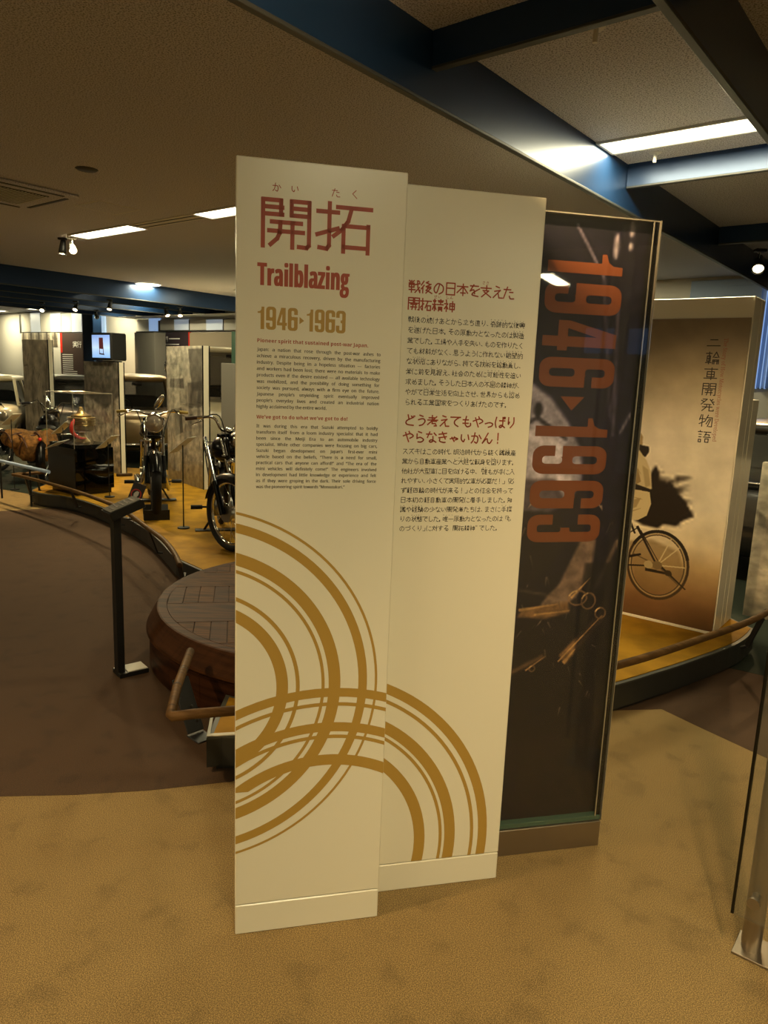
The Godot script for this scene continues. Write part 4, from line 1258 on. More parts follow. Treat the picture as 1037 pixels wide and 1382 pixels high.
func fender(parent: Node3D, z: float, r: float, from: float, to: float, w: float, m: Material, turn := 0.0) -> void:
	var s := Shape.new().smooth(true)
	var n := 14
	var t := TB(Basis(Vector3.UP, turn), Vector3(0, r, z))
	var rr := r + 0.022
	for k in n:
		var f := lerpf(from, to, float(k) / n)
		var g := lerpf(from, to, float(k + 1) / n)
		for j in 6:
			var a := lerpf(-1.0, 1.0, j / 6.0)
			var b := lerpf(-1.0, 1.0, (j + 1) / 6.0)
			var q := []
			for e in [[f, a], [g, a], [g, b], [f, b]]:
				var rad: float = rr - 0.045 * e[1] * e[1]
				q.append(t * Vector3(e[1] * w, sin(e[0]) * rad, cos(e[0]) * rad))
			s.quad(q[0], q[1], q[2], q[3])
	part("fender", s, m, parent)

func motorcycle(called: String, label: String, at_: Transform3D, o: Dictionary) -> Node3D:
	var t := thing(called, label, "motorcycle", at_, "vintage motorcycles")
	var base: float = o.get("base", 1.22)           # wheelbase, front wheel at z = 0
	var r: float = o.get("r", 0.31)
	var tw: float = o.get("tyre", 0.036)
	var paint: Material = o.get("paint", M.black_paint)
	var steer: float = o.get("steer", 0.0)
	var bars: float = o.get("bars", 0.34)
	var s: Shape
	wheel(t, "front_wheel", 0.0, r, tw, steer)
	wheel(t, "rear_wheel", -base, r, tw)
	fender(t, 0.0, r, 0.5, 2.9, 0.055, paint, steer)
	fender(t, -base, r, 0.9, 3.5, 0.06, paint)
	# fork
	var head := Vector3(0, r + 0.58, -0.27)
	var sb := Basis(Vector3.UP, steer)
	for x in [-1, 1]:
		s = Shape.new()
		s.tube([sb * Vector3(x * 0.075, 0, 0.0) + Vector3(0, r, 0), sb * Vector3(x * 0.08, 0.26, -0.1) + Vector3(0, r, 0)], 0.024, 10)
		part("fork_leg", s, paint, t)
		s = Shape.new()
		s.tube([sb * Vector3(x * 0.08, 0.26, -0.1) + Vector3(0, r, 0), sb * Vector3(x * 0.08, 0.6, -0.235) + Vector3(0, r, 0)], 0.017, 10)
		part("fork_tube", s, M.chrome, t)
	s = Shape.new(); s.box(TB(sb, head + sb * Vector3(0, 0.03, 0.02)), Vector3(0.2, 0.03, 0.07), 0.006); part("fork_yoke", s, paint, t)
	s = Shape.new(); s.box(TB(sb, head + sb * Vector3(0, -0.14, 0.08)), Vector3(0.2, 0.03, 0.06), 0.006); part("fork_yoke", s, paint, t)
	# headlamp
	var hl := head + sb * Vector3(0, 0.0, 0.16)
	var look := TB(sb * Basis(Vector3.RIGHT, PI / 2), hl)
	var hr: float = o.get("lamp", 0.088)
	s = Shape.new(); s.lathe(look, [Vector2(0.0, -0.13), Vector2(hr * 0.55, -0.11), Vector2(hr * 0.92, -0.05), Vector2(hr, 0.0), Vector2(hr * 1.02, 0.02)], 24)
	var lamp := part("headlamp", s, paint, t)
	s = Shape.new(); s.lathe(look, [Vector2(hr * 1.05, 0.012), Vector2(hr * 1.06, 0.026), Vector2(hr * 0.96, 0.034), Vector2(hr * 0.93, 0.026)], 24); part("lamp_ring", s, M.chrome, lamp)
	s = Shape.new(); s.lathe(look, [Vector2(hr * 0.95, 0.024), Vector2(hr * 0.75, 0.036), Vector2(hr * 0.4, 0.044), Vector2(0, 0.047)], 24); part("lamp_lens", s, M.lens_glass, lamp, "ribbed glass lens")
	# handlebar
	var rise: float = o.get("rise", 0.05)
	var grips: Material = o.get("grip", M.grip_tan)
	var pts := []
	for q in [Vector3(-bars, rise, -0.14), Vector3(-bars * 0.72, rise + 0.012, -0.09), Vector3(-bars * 0.4, rise + 0.01, -0.02), Vector3(-0.06, 0.045, 0.0), Vector3(0.06, 0.045, 0.0), Vector3(bars * 0.4, rise + 0.01, -0.02), Vector3(bars * 0.72, rise + 0.012, -0.09), Vector3(bars, rise, -0.14)]: pts.append(head + sb * (q + Vector3(0, 0.03, 0)))
	s = Shape.new(); s.tube(curve(pts, 4), 0.0115, 10); part("handlebar", s, M.chrome, t)
	for x in [-1, 1]:
		s = Shape.new(); s.tube([head + sb * Vector3(x * bars * 0.76, rise + 0.04, -0.1), head + sb * Vector3(x * (bars + 0.01), rise + 0.029, -0.143)], 0.0165, 10); part("grip", s, grips, t)
		s = Shape.new(); s.tube([head + sb * Vector3(x * bars * 0.66, rise + 0.04, -0.05), head + sb * Vector3(x * bars * 0.78, rise + 0.02, -0.03), head + sb * Vector3(x * bars * 1.02, rise - 0.015, -0.07)], 0.006, 6); part("lever", s, M.chrome, t)
	s = Shape.new(); s.lathe(TB(sb * Basis(Vector3.RIGHT, 0.3), head + sb * Vector3(0, 0.075, 0.03)), [Vector2(0.0, -0.03), Vector2(0.035, -0.02), Vector2(0.04, 0.0), Vector2(0.036, 0.012), Vector2(0, 0.014)], 16); part("speedometer", s, M.chrome, t)
	s = Shape.new(); s.lathe(TB(sb * Basis(Vector3.RIGHT, PI / 2), head + sb * Vector3(-0.06, -0.17, 0.14)), [Vector2(0.0, -0.05), Vector2(0.03, -0.02), Vector2(0.035, 0.01), Vector2(0.02, 0.02), Vector2(0, 0.022)], 14); part("horn", s, M.chrome, t)
	# cables
	for x in [-1, 1]:
		s = Shape.new(); s.tube(curve([head + sb * Vector3(x * bars * 0.7, rise + 0.04, -0.04), head + sb * Vector3(x * bars * 0.5, rise + 0.06, 0.1), head + sb * Vector3(x * 0.09, -0.1, 0.14), head + sb * Vector3(x * 0.06, -0.3, 0.12)], 5), 0.0045, 6); part("cable", s, M.rubber, t)
	# frame
	var seat := Vector3(0, r + 0.42, -base + 0.38)
	s = Shape.new()
	s.tube([head, Vector3(0, r + 0.1, -0.42), Vector3(0, 0.2, -0.5), Vector3(0, 0.19, -base + 0.45)], 0.021, 8); part("down_tube", s, paint, t)
	s = Shape.new(); s.tube([head + Vector3(0, -0.03, -0.02), Vector3(0, r + 0.4, -0.6), seat + Vector3(0, -0.06, 0.05), Vector3(0, r + 0.3, -base + 0.02)], 0.02, 8); part("top_tube", s, paint, t)
	for x in [-1, 1]:
		s = Shape.new(); s.tube([Vector3(x * 0.07, 0.22, -base + 0.45), Vector3(x * 0.1, r, -base)], 0.014, 6); part("swing_arm", s, paint, t)
		s = Shape.new(); s.tube([Vector3(x * 0.1, r + 0.02, -base), Vector3(x * 0.1, r + 0.32, -base + 0.14)], 0.022, 10); part("shock_absorber", s, M.chrome, t)
	# tank
	s = Shape.new().smooth(true)
	var tl: float = o.get("tank", 0.27)
	s.sphere(TB(Basis(Vector3.RIGHT, 0.12), Vector3(0, r + 0.48, -0.27 - tl - 0.04)), Vector3(0.125, 0.12, tl), 18, 12)
	var tk := part("fuel_tank", s, o.get("tank_paint", paint), t)
	for x in [-1, 1]:
		s = Shape.new(); s.sphere(T(x * 0.105, r + 0.46, -0.27 - tl - 0.1), Vector3(0.022, 0.06, 0.1), 12, 8); part("knee_pad", s, M.rubber, tk)
	# seat
	s = Shape.new(); s.sphere(TB(Basis(Vector3.RIGHT, -0.05), seat), Vector3(0.13, 0.045, 0.17), 18, 10); part("seat", s, o.get("seat", M.leather_black), t)
	s = Shape.new()
	for x in [-1, 1]: s.tube([seat + Vector3(x * 0.06, -0.03, -0.1), seat + Vector3(x * 0.06, -0.13, -0.08)], 0.018, 8)
	part("seat_spring", s, M.chrome, t)
	# engine
	s = Shape.new(); s.sphere(T(0, 0.27, -0.66), Vector3(0.11, 0.12, 0.18), 18, 10); s.tube([Vector3(-0.13, 0.26, -0.64), Vector3(0.13, 0.26, -0.64)], 0.09, 20); part("crankcase", s, M.alloy, t)
	for k in 7:
		s = Shape.new(); s.box(TB(Basis(Vector3.RIGHT, 0.25), Vector3(0, 0.385 + 0.022 * k, -0.545 + 0.006 * k)), Vector3(0.17 - 0.006 * absf(k - 3.0), 0.007, 0.17), 0.003); part("cooling_fin", s, M.alloy, t)
	s = Shape.new(); s.tube([Vector3(0, 0.36, -0.56), Vector3(0, 0.55, -0.51)], 0.058, 14); part("cylinder", s, M.alloy, t)
	s = Shape.new(); s.tube([Vector3(0.13, 0.35, -0.8), Vector3(-0.13, 0.35, -0.8)], 0.03, 12); part("carburettor", s, M.gold_engine, t)
	for x in o.get("pipes", [-1]):
		s = Shape.new(); s.tube(curve([Vector3(x * 0.03, 0.5, -0.44), Vector3(x * 0.08, 0.46, -0.33), Vector3(x * 0.13, 0.25, -0.36), Vector3(x * 0.15, 0.17, -0.6), Vector3(x * 0.15, 0.18, -0.8)], 5), 0.02, 10); part("exhaust_pipe", s, M.chrome, t)
		s = Shape.new(); s.tube([Vector3(x * 0.15, 0.18, -0.78), Vector3(x * 0.15, 0.18, -0.84), Vector3(x * 0.15, 0.2, -base - 0.12), Vector3(x * 0.15, 0.205, -base - 0.2)], [0.02, 0.036, 0.04, 0.02], 12); part("silencer", s, M.chrome, t)
	for x in [-1, 1]:
		s = Shape.new(); s.tube([Vector3(x * 0.08, 0.24, -0.7), Vector3(x * 0.19, 0.24, -0.7)], 0.009, 8); s.tube([Vector3(x * 0.19, 0.24, -0.7), Vector3(x * 0.29, 0.24, -0.7)], 0.02, 10); part("foot_peg", s, M.rubber, t)
	s = Shape.new(); s.lathe(TB(Basis(Vector3.RIGHT, -PI / 2), Vector3(0, r + 0.32, -base - 0.26)), [Vector2(0, -0.06), Vector2(0.022, -0.04), Vector2(0.024, 0.0), Vector2(0, 0.01)], 14); part("tail_lamp", s, M.red_paint, t)
	s = Shape.new()
	for x in [-1, 1]: s.tube([Vector3(x * 0.07, 0.2, -base + 0.4), Vector3(x * 0.17, 0.008, -base + 0.3)], 0.011, 8)
	s.box(T(0, 0.006, -base + 0.3), Vector3(0.5, 0.01, 0.1), 0.002); part("parking_stand", s, M.black_metal, t)
	if o.get("rack", false):
		s = Shape.new()
		for y in [0.0, 0.05, 0.09]:
			var rr := [Vector3(-0.14, r + 0.36 + y, -base - 0.22), Vector3(0.14, r + 0.36 + y, -base - 0.22), Vector3(0.14, r + 0.36 + y, -base + 0.16), Vector3(-0.14, r + 0.36 + y, -base + 0.16)]
			s.tube([rr[1], rr[0], rr[3], rr[2], rr[1]], 0.006, 6)
		for x in [-0.14, 0.14]:
			for z in [-0.22, -0.03, 0.16]: s.tube([Vector3(x, r + 0.36, -base + z), Vector3(x, r + 0.45, -base + z)], 0.005, 6)
		for k in 4: s.tube([Vector3(-0.14 + 0.093 * k, r + 0.36, -base - 0.22), Vector3(-0.14 + 0.093 * k, r + 0.36, -base + 0.16)], 0.005, 6)
		for x in [-1, 1]: s.tube([Vector3(x * 0.14, r + 0.36, -base - 0.1), Vector3(x * 0.09, r, -base)], 0.007, 6)
		part("luggage_rack", s, M.black_metal, t)
	if o.get("mirror", false):
		s = Shape.new(); s.tube(curve([head + sb * Vector3(0.03, 0.08, 0.0), head + sb * Vector3(0.02, 0.16, 0.02), head + sb * Vector3(0.06, 0.2, 0.03)], 4), 0.007, 8)
		var mm := part("mirror_stem", s, M.chrome, t)
		s = Shape.new(); s.sphere(TB(sb * Basis(Vector3.BACK, -0.55) * Basis(Vector3.RIGHT, 0.2), head + sb * Vector3(0.055, 0.2, 0.03)), Vector3(0.03, 0.085, 0.012), 16, 10); part("mirror", s, M.chrome, mm)
	return t

func heading(dir: Vector3, p: Vector3, lean := 0.0) -> Transform3D:     # local +z looks along dir
	var z := Vector3(dir.x, 0, dir.z).normalized()
	return Transform3D(Basis(Vector3.UP.cross(z), Vector3.UP, z) * Basis(Vector3.BACK, lean), p)

func wheel_block(p: Vector3, dir: Vector3, label: String) -> void:
	var t := thing("wheel_block", label, "wheel block", heading(dir, p))
	var s := Shape.new()
	var wedge := PackedVector2Array([Vector2(-0.03, 0.0), Vector2(-0.19, 0.0), Vector2(-0.19, 0.012), Vector2(-0.13, 0.09), Vector2(-0.12, 0.09), Vector2(-0.03, 0.012)])
	s.extrude(TB(Basis(Vector3(0, 0, -1), Vector3.UP, Vector3.RIGHT), Vector3(0.12, 0.001, 0.0)), PackedVector2Array([Vector2(-0.16, 0), Vector2(-0.16, 0.1), Vector2(-0.15, 0.1), Vector2(-0.1, 0.012), Vector2(0.1, 0.012), Vector2(0.15, 0.1), Vector2(0.16, 0.1), Vector2(0.16, 0)]), 0.24, 0.0)
	part("cradle", s, M.black_metal, t)

func build_motorcycles() -> void:
	var p := at(211, 698, DECK)
	var dir := Vector3(0.36, 0, 1.0)
	motorcycle("motorcycle", "black motorcycle with round headlamp and tan grips standing in a wheel cradle", heading(dir, p + Vector3(0, 0.013, 0)), {"r": 0.32, "tyre": 0.045, "bars": 0.33, "rise": 0.06, "mirror": true, "lamp": 0.088, "pipes": [-1, 1]})
	wheel_block(p, dir, "black wheel cradle under the front wheel of the black motorcycle")
	# the second one, mostly hidden behind the white panel
	var q := at(322, 745, DECK)
	motorcycle("motorcycle", "chrome and black moped with brown grips and a wire luggage rack", heading(Vector3(0.3, 0, 1.0), q + Vector3(-0.07, 0, -0.02)), {"r": 0.31, "tyre": 0.03, "bars": 0.3, "rise": 0.13, "grip": M.grip_brown, "seat": M.leather_brown, "rack": true, "base": 1.12, "steer": 0.55, "tank": 0.16, "pipes": [1], "lamp": 0.075})
	# the touring one with canvas bags, at the back on the green carpet
	var b := at(62, 652, 0.0)
	var bd := Vector3(-0.62, 0, -0.8)
	var tour := motorcycle("motorcycle", "black touring motorcycle loaded with tan canvas bags", heading(Vector3(-0.3, 0, -0.95), b + Vector3(-0.35, 0, -1.1)), {"r": 0.31, "bars": 0.36, "rise": 0.12, "base": 1.25, "mirror": true, "grip": M.rubber})
	canvas_bags(b)
	# a pink one further left, cut by the frame
	var e := at(-6, 648, 0.0)
	motorcycle("motorcycle", "black motorcycle with a pink and yellow tank and an orange seat", heading(Vector3(0.15, 0, -0.98), e + Vector3(-0.4, 0, -0.9)), {"r": 0.31, "bars": 0.36, "rise": 0.1, "tank_paint": M.pink_paint, "seat": M.orange_paint, "grip": M.rubber, "pipes": [-1, 1]})

func canvas_bags(b: Vector3) -> void:
	# three soft bags that hang over the tail of the touring motorcycle
	for k in [[Vector2(24, 592), Vector3(0.14, 0.11, 0.2), -0.5, "flat tan canvas roll strapped to the touring motorcycle"], [Vector2(42, 602), Vector3(0.17, 0.19, 0.2), -0.4, "round tan canvas bag bulging on the touring motorcycle"], [Vector2(63, 601), Vector3(0.12, 0.21, 0.15), 0.15, "tan canvas bag with a green strap on the touring motorcycle"]]:
		var c := above(k[0].x, k[0].y, b + Vector3(0, 0, 0.12))
		var t := thing("canvas_bag", k[3], "bag", TB(Basis(Vector3.UP, -0.45), c), "canvas bags")
		var s := Shape.new().smooth(true)
		var n := FastNoiseLite.new()
		n.seed = int(k[0].x)
		n.frequency = 3.0
		var r: Vector3 = k[1]
		var rows := 14
		var segs := 20
		for i in rows:
			for j in segs:
				var q := []
				for e in [[i, j], [i + 1, j], [i + 1, j + 1], [i, j + 1]]:
					var f: float = PI * e[0] / rows
					var g: float = TAU * (e[1] % segs) / segs
					var v := Vector3(sin(f) * cos(g), cos(f), sin(f) * sin(g))
					v = Vector3(signf(v.x) * pow(absf(v.x), 0.65), signf(v.y) * pow(absf(v.y), 0.7), signf(v.z) * pow(absf(v.z), 0.65))
					v *= 1.0 + 0.14 * n.get_noise_3d(v.x, v.y, v.z)
					q.append(TB(Basis(Vector3.BACK, k[2]), Vector3.ZERO) * (v * r))
				s.quad(q[3], q[2], q[1], q[0])
		part("bag_body", s, M.canvas_tan, t)
		s = Shape.new()
		var lid := []
		for j in 9: lid.append(TB(Basis(Vector3.BACK, k[2]), Vector3.ZERO) * Vector3(lerpf(-r.x, r.x, j / 8.0) * 0.9, r.y * (0.35 + 0.5 * sin(PI * j / 8.0)), r.z * 0.98))
		s.tube(lid, 0.011, 6); part("flap_seam", s, M.leather_brown, t)
		s = Shape.new()
		var loop := []
		for j in 16:
			var f := TAU * j / 16
			loop.append(TB(Basis(Vector3.BACK, k[2]), Vector3.ZERO) * Vector3(r.x * 0.25, cos(f) * r.y * 1.02, sin(f) * r.z * 1.03))
		s.tube(loop, 0.012, 6, true); part("strap", s, M.canvas_green if k[2] > 0 else M.leather_brown, t)

# ---------------------------------------------------------------- displays at the left
func blob(s: Shape, t: Transform3D, r: Vector3, e1 := 0.5, e2 := 0.5, segs := 28, rows := 14) -> void:     # a rounded block
	s.smooth(true)
	for i in rows:
		for j in segs:
			var q := []
			for e in [[i, j], [i + 1, j], [i + 1, j + 1], [i, j + 1]]:
				var f: float = -PI * 0.5 + PI * e[0] / rows
				var g: float = TAU * (e[1] % segs) / segs
				var cf := pow(absf(cos(f)), e1)
				q.append(t * Vector3(r.x * cf * signf(cos(g)) * pow(absf(cos(g)), e2), r.y * signf(sin(f)) * pow(absf(sin(f)), e1), r.z * cf * signf(sin(g)) * pow(absf(sin(g)), e2)))
			s.quad(q[0], q[1], q[2], q[3])
	s.smooth(false)

func label_stand(foot: Vector3, top: float, label: String, u: Vector3, w := 0.24, d := 0.17) -> void:
	var t := thing("label_stand", label, "label stand", T(foot.x, foot.y, foot.z), "white exhibit label cards on thin black poles")
	var s := Shape.new(); s.lathe(Transform3D(), [Vector2(0.055, 0.001), Vector2(0.055, 0.012), Vector2(0, 0.016)], 20, false); part("base", s, M.black_metal, t)
	s = Shape.new(); s.tube([Vector3(0, 0.01, 0), Vector3(0, top, 0)], 0.006, 8); part("pole", s, M.black_metal, t)
	var n := u.cross(Vector3(u.z, 0, -u.x)).normalized()
	if n.y < 0: n = -n
	var v := n.cross(u).normalized()
	var b := Basis(u, n, u.cross(n))
	s = Shape.new(); s.box(TB(b, Vector3(0, top, 0)), Vector3(w, 0.005, d), 0.001); part("card", s, M.sign_paper, t, "white printed card")
	s = Shape.new()
	for k in 6: s.box(TB(b, Vector3(0, top, 0)) * T(-w * 0.4 + k * w * 0.14, 0.003, 0.0), Vector3(w * 0.05, 0.0006, d * (0.8 if k % 3 else 0.5)))
	part("lettering", s, M.ink_black, t)

func photo_wall(label: String, left: Vector3, right: Vector3, height: float, paint: Paint) -> void:
	var w := left.distance_to(right)
	var t := thing("standing_photograph", label, "photo panel", frame(right - left, left), "grey street photographs on standing panels")
	var s := Shape.new(); s.box(T(w * 0.5, height * 0.5, -0.05), Vector3(w, height, 0.07), 0.003); part("core", s, M.panel_white, t)
	s = Shape.new(); s.picture(Transform3D(), 0.0, 0.0, w - 0.012, height, -0.0135); part("photograph", s, paint.material(0.5), t, "grey street photograph")
	s = Shape.new(); s.box(T(w * 0.5, height * 0.5, -0.006), Vector3(w, height, 0.006), 0.001); part("glass_sheet", s, M.glass, t)
	s = Shape.new(); s.box(T(w + 0.004, height * 0.5, -0.007), Vector3(0.008, height, 0.014), 0.001); s.box(T(w + 0.004, height * 0.5, -0.092), Vector3(0.008, height, 0.012), 0.001); part("edge_strip", s, M.glass_edge, t)

func street(w: int, h: int, seed_: int, tone: float) -> Paint:
	var p := Paint.new(w, h, Paint.c(150, 142, 126))
	p.shade([[0.0, Color(0.6, 0.58, 0.53) * tone], [0.4, Color(0.5, 0.47, 0.42) * tone], [0.75, Color(0.58, 0.54, 0.47) * tone], [1.0, Color(0.36, 0.33, 0.28) * tone]])
	var rng := RandomNumberGenerator.new()
	rng.seed = seed_
	for k in 18:
		var x := rng.randf()
		var y := rng.randf_range(0.02, 0.8)
		p.poly([Vector2(x, y), Vector2(x + rng.randf_range(.02, .09), y + rng.randf_range(0, .03)), Vector2(x + rng.randf_range(.01, .08), y + rng.randf_range(.08, .3)), Vector2(x - .02, y + rng.randf_range(.06, .26))], Color(0.2, 0.18, 0.16, rng.randf_range(.15, .4)))
	p.soften(9)
	for k in 22:
		var x := rng.randf()
		var y := rng.randf_range(0.1, 0.9)
		p.line(Vector2(x, y), Vector2(x + rng.randf_range(-.12, .12), y + rng.randf_range(.0, .12)), rng.randf_range(2, 6), Color(0.16, 0.14, 0.12, .5), 1)
	p.soften(3)
	return p

func build_left_displays() -> void:
	# the street picture with a car, behind the motorcycle
	var p := street(256, 512, 3, 1.25)
	p.poly([Vector2(.08, .1), Vector2(.5, .06), Vector2(.52, .2), Vector2(.1, .24)], Color(.62, .6, .54, .8))
	p.poly([Vector2(.1, .24), Vector2(.48, .23), Vector2(.5, .3), Vector2(.08, .31)], Color(.2, .18, .16, .6))
	p.poly([Vector2(.06, .3), Vector2(.52, .3), Vector2(.55, .44), Vector2(.04, .46)], Color(.66, .63, .56, .8))
	p.poly([Vector2(.13, .25), Vector2(.28, .245), Vector2(.28, .3), Vector2(.12, .3)], Color(.4, .38, .34, .9))
	p.poly([Vector2(.62, .02), Vector2(.98, .02), Vector2(.98, .3), Vector2(.72, .32)], Color(.24, .22, .2, .55))
	p.poly([Vector2(.6, .26), Vector2(.99, .24), Vector2(.99, .42), Vector2(.62, .44)], Color(.2, .18, .15, .5))
	p.poly([Vector2(.22, .46), Vector2(.42, .44), Vector2(.46, .62), Vector2(.24, .66)], Color(.22, .2, .17, .7))
	p.soften(4)
	p.grain(0.03, 0.25, 5)
	photo_wall("grey street photograph panel with a parked car, behind the black motorcycle", at(226, 645, DECK), at(274, 661, DECK), 1.725, p)
	p = street(256, 400, 11, 1.35)
	p.poly([Vector2(0, 0), Vector2(1, 0), Vector2(1, .3), Vector2(.6, .42), Vector2(0, .3)], Color(.16, .14, .11, .6))
	p.soften(8); p.grain(0.03, 0.4, 9)
	photo_wall("dark street photograph panel under the television", at(117, 632, DECK), at(163, 640, DECK), 1.5, p)
	p = street(200, 400, 23, 1.4)
	p.grain(0.02, 0.22, 6)
	photo_wall("narrow street photograph panel with dark streaks, before the text wall", at(37, 627, 0.0), at(71, 632, 0.0), 1.97, p)
	# television on the middle one
	var a := at(117, 632, DECK)
	var b := at(163, 640, DECK)
	var tv := thing("television", "black television with a bright blue picture on the dark photograph panel", "television", frame(b - a, a.lerp(b, 0.62) + Vector3(0, 1.502, 0) + (b - a).cross(Vector3.UP).normalized() * -0.05))
	var s := Shape.new(); s.box(T(0, 0.2, -0.03), Vector3(0.46, 0.36, 0.24), 0.015); part("housing", s, M.black_metal, tv)
	s = Shape.new(); s.box(T(0, 0.008, -0.03), Vector3(0.3, 0.016, 0.2), 0.004); part("foot", s, M.black_metal, tv)
	var sp := Paint.new(128, 80, Paint.c(150, 180, 225))
	sp.shade([[0.0, Paint.c(120, 150, 210)], [0.55, Paint.c(175, 200, 235)], [1.0, Paint.c(120, 165, 220)]])
	sp.poly([Vector2(.4, .12), Vector2(.62, .12), Vector2(.64, .62), Vector2(.4, .6)], Paint.c(70, 30, 30)); sp.line(Vector2(.42, .6), Vector2(.42, .85), 4, Paint.c(40, 20, 24)); sp.line(Vector2(.62, .6), Vector2(.64, .85), 4, Paint.c(40, 20, 24)); sp.line(Vector2(.4, .82), Vector2(.68, .85), 4, Paint.c(30, 18, 22))
	sp.soften(2)
	var sm := sp.material(0.3)
	sm.emission_enabled = true
	sm.emission = Color.WHITE
	sm.emission_operator = BaseMaterial3D.EMISSION_OP_MULTIPLY
	sm.emission_texture = sm.albedo_texture
	sm.emission_energy_multiplier = 0.5
	s = Shape.new(); s.picture(Transform3D(), -0.2, 0.05, 0.2, 0.35, 0.0912); part("screen", s, sm, tv, "glowing blue screen")
	# glass case with a gilded engine
	var cp := at(103, 670, DECK)
	var t := thing("display_case", "glass display case on a glossy black plinth", "display case", frame(AX, cp))
	var D := Vector3(0.47, 0, 0.6)
	var mid := Vector3(D.x * 0.5, 0, -D.z * 0.5)
	s = Shape.new(); s.box(TB(Basis(), mid + Vector3(0, 0.03, 0)), Vector3(D.x - 0.05, 0.058, D.z - 0.05)); part("recessed_base", s, M.black_gloss, t)
	s = Shape.new(); s.box(TB(Basis(), mid + Vector3(0, 0.295, 0)), Vector3(D.x, 0.47, D.z), 0.004); part("plinth", s, M.black_gloss, t, "glossy black plinth")
	s = Shape.new(); s.box(T(-0.002, 0.295, -D.z * 0.5), Vector3(0.004, 0.462, D.z - 0.01)); part("side_panel", s, M.charcoal, t, "black plinth side, paler tone of the lighting put into its colour")  # side of the black plinth, its paler look under the lamps painted in
	s = Shape.new(); s.box(TB(Basis(), mid + Vector3(0, 0.55, 0)), Vector3(D.x - 0.03, 0.035, D.z - 0.03), 0.003); part("display_floor", s, M.black_gloss, t)
	for g in [[Vector3(D.x * 0.5, 0.83, -0.003), Vector3(D.x, 0.6, 0.006)], [Vector3(D.x * 0.5, 0.83, -D.z + 0.003), Vector3(D.x, 0.6, 0.006)], [Vector3(0.003, 0.83, -D.z * 0.5), Vector3(0.006, 0.6, D.z - 0.014)], [Vector3(D.x - 0.003, 0.83, -D.z * 0.5), Vector3(0.006, 0.6, D.z - 0.014)], [Vector3(D.x * 0.5, 1.133, -D.z * 0.5), Vector3(D.x, 0.006, D.z)]]:
		s = Shape.new(); s.box(TB(Basis(), g[0]), g[1]); part("glass_pane", s, M.glass, t)
	for q in [Vector3(0, 0, 0), Vector3(D.x, 0, 0), Vector3(0, 0, -D.z), Vector3(D.x, 0, -D.z)]:
		s = Shape.new(); s.tube([q + Vector3(0, 0.53, 0), q + Vector3(0, 1.136, 0)], 0.004, 6); part("edge_post", s, M.acrylic_edge, t)
	s = Shape.new()
	var ring := [Vector3(0, 1.136, 0), Vector3(D.x, 1.136, 0), Vector3(D.x, 1.136, -D.z), Vector3(0, 1.136, -D.z), Vector3(0, 1.136, 0)]
	s.tube(ring, 0.004, 6); part("top_edge", s, M.acrylic_edge, t)
	var e := thing("gilded_engine", "gold coloured cutaway engine model inside the glass case", "engine", t.transform * T(D.x * 0.55, 0.568, -D.z * 0.5))
	s = Shape.new(); s.lathe(Transform3D(), [Vector2(0.09, 0.0), Vector2(0.092, 0.01), Vector2(0.05, 0.06), Vector2(0.03, 0.1), Vector2(0.035, 0.12)], 24, false); part("bell_foot", s, M.brass, e)
	s = Shape.new(); s.lathe(Transform3D(), [Vector2(0.0, 0.12), Vector2(0.1, 0.125), Vector2(0.13, 0.15), Vector2(0.13, 0.2), Vector2(0.0, 0.2)], 28, false); part("lower_bowl", s, M.gold_engine, e)
	for k in 5:
		s = Shape.new(); s.lathe(T(0, 0.2 + 0.02 * k, 0), [Vector2(0.0, 0.0), Vector2(0.15, 0.0), Vector2(0.155, 0.004), Vector2(0.15, 0.009), Vector2(0.0, 0.009)], 28, false); part("cooling_fin", s, M.brass, e)
	s = Shape.new(); s.lathe(Transform3D(), [Vector2(0.11, 0.2), Vector2(0.11, 0.31), Vector2(0.06, 0.33), Vector2(0.03, 0.36), Vector2(0.02, 0.4), Vector2(0.0, 0.41)], 24, false); part("cylinder_head", s, M.brass, e)
	s = Shape.new(); s.tube(curve([Vector3(-0.13, 0.27, 0.08), Vector3(-0.17, 0.2, 0.1), Vector3(-0.16, 0.12, 0.1), Vector3(-0.08, 0.06, 0.1), Vector3(0.0, 0.055, 0.1)], 5), [0.008, 0.012, 0.016, 0.02, 0.022, 0.023, 0.024, 0.024, 0.024, 0.023, 0.022, 0.021, 0.02, 0.019, 0.018, 0.016, 0.014, 0.012, 0.01, 0.008, 0.006], 10); part("red_duct", s, M.red_paint, e, "curved red duct")
	# small cards at the case
	var cc := t.transform * Vector3(-0.14, 0.585, -0.1)
	var card := thing("label_card", "white label card leaning on the corner of the display case", "label card", T(cc.x, cc.y, cc.z))
	s = Shape.new(); s.box(TB(Basis(Vector3(0.78, 0.35, 0.5).normalized(), Vector3(-0.3, 0.93, 0.0).normalized(), Vector3.BACK).orthonormalized(), Vector3.ZERO), Vector3(0.24, 0.005, 0.16), 0.001); part("card", s, M.sign_paper, card)
	var sl := Vector3(0.74, 0.6, 0.15).normalized()
	label_stand(at(148, 671, DECK), 0.62, "white label card on a thin pole before the display case", sl)
	label_stand(at(248, 713, DECK), 0.77, "white label card on a thin pole between the black motorcycle and the moped", sl)
	label_stand(at(88, 655, DECK), 0.7, "white label card on a thin pole behind the display case", sl)
	label_stand(at(20, 661, 0.0), 0.9, "white label card on a thin pole beside the touring motorcycle", sl)
	var br := thing("barrier_rail", "pale blue rail around the green carpet", "rail")
	s = Shape.new(); s.tube([at(-30, 612, 0.45), at(0, 622, 0.45), at(66, 637, 0.45)], 0.02, 10); part("rail", s, M.wall_blue, br)
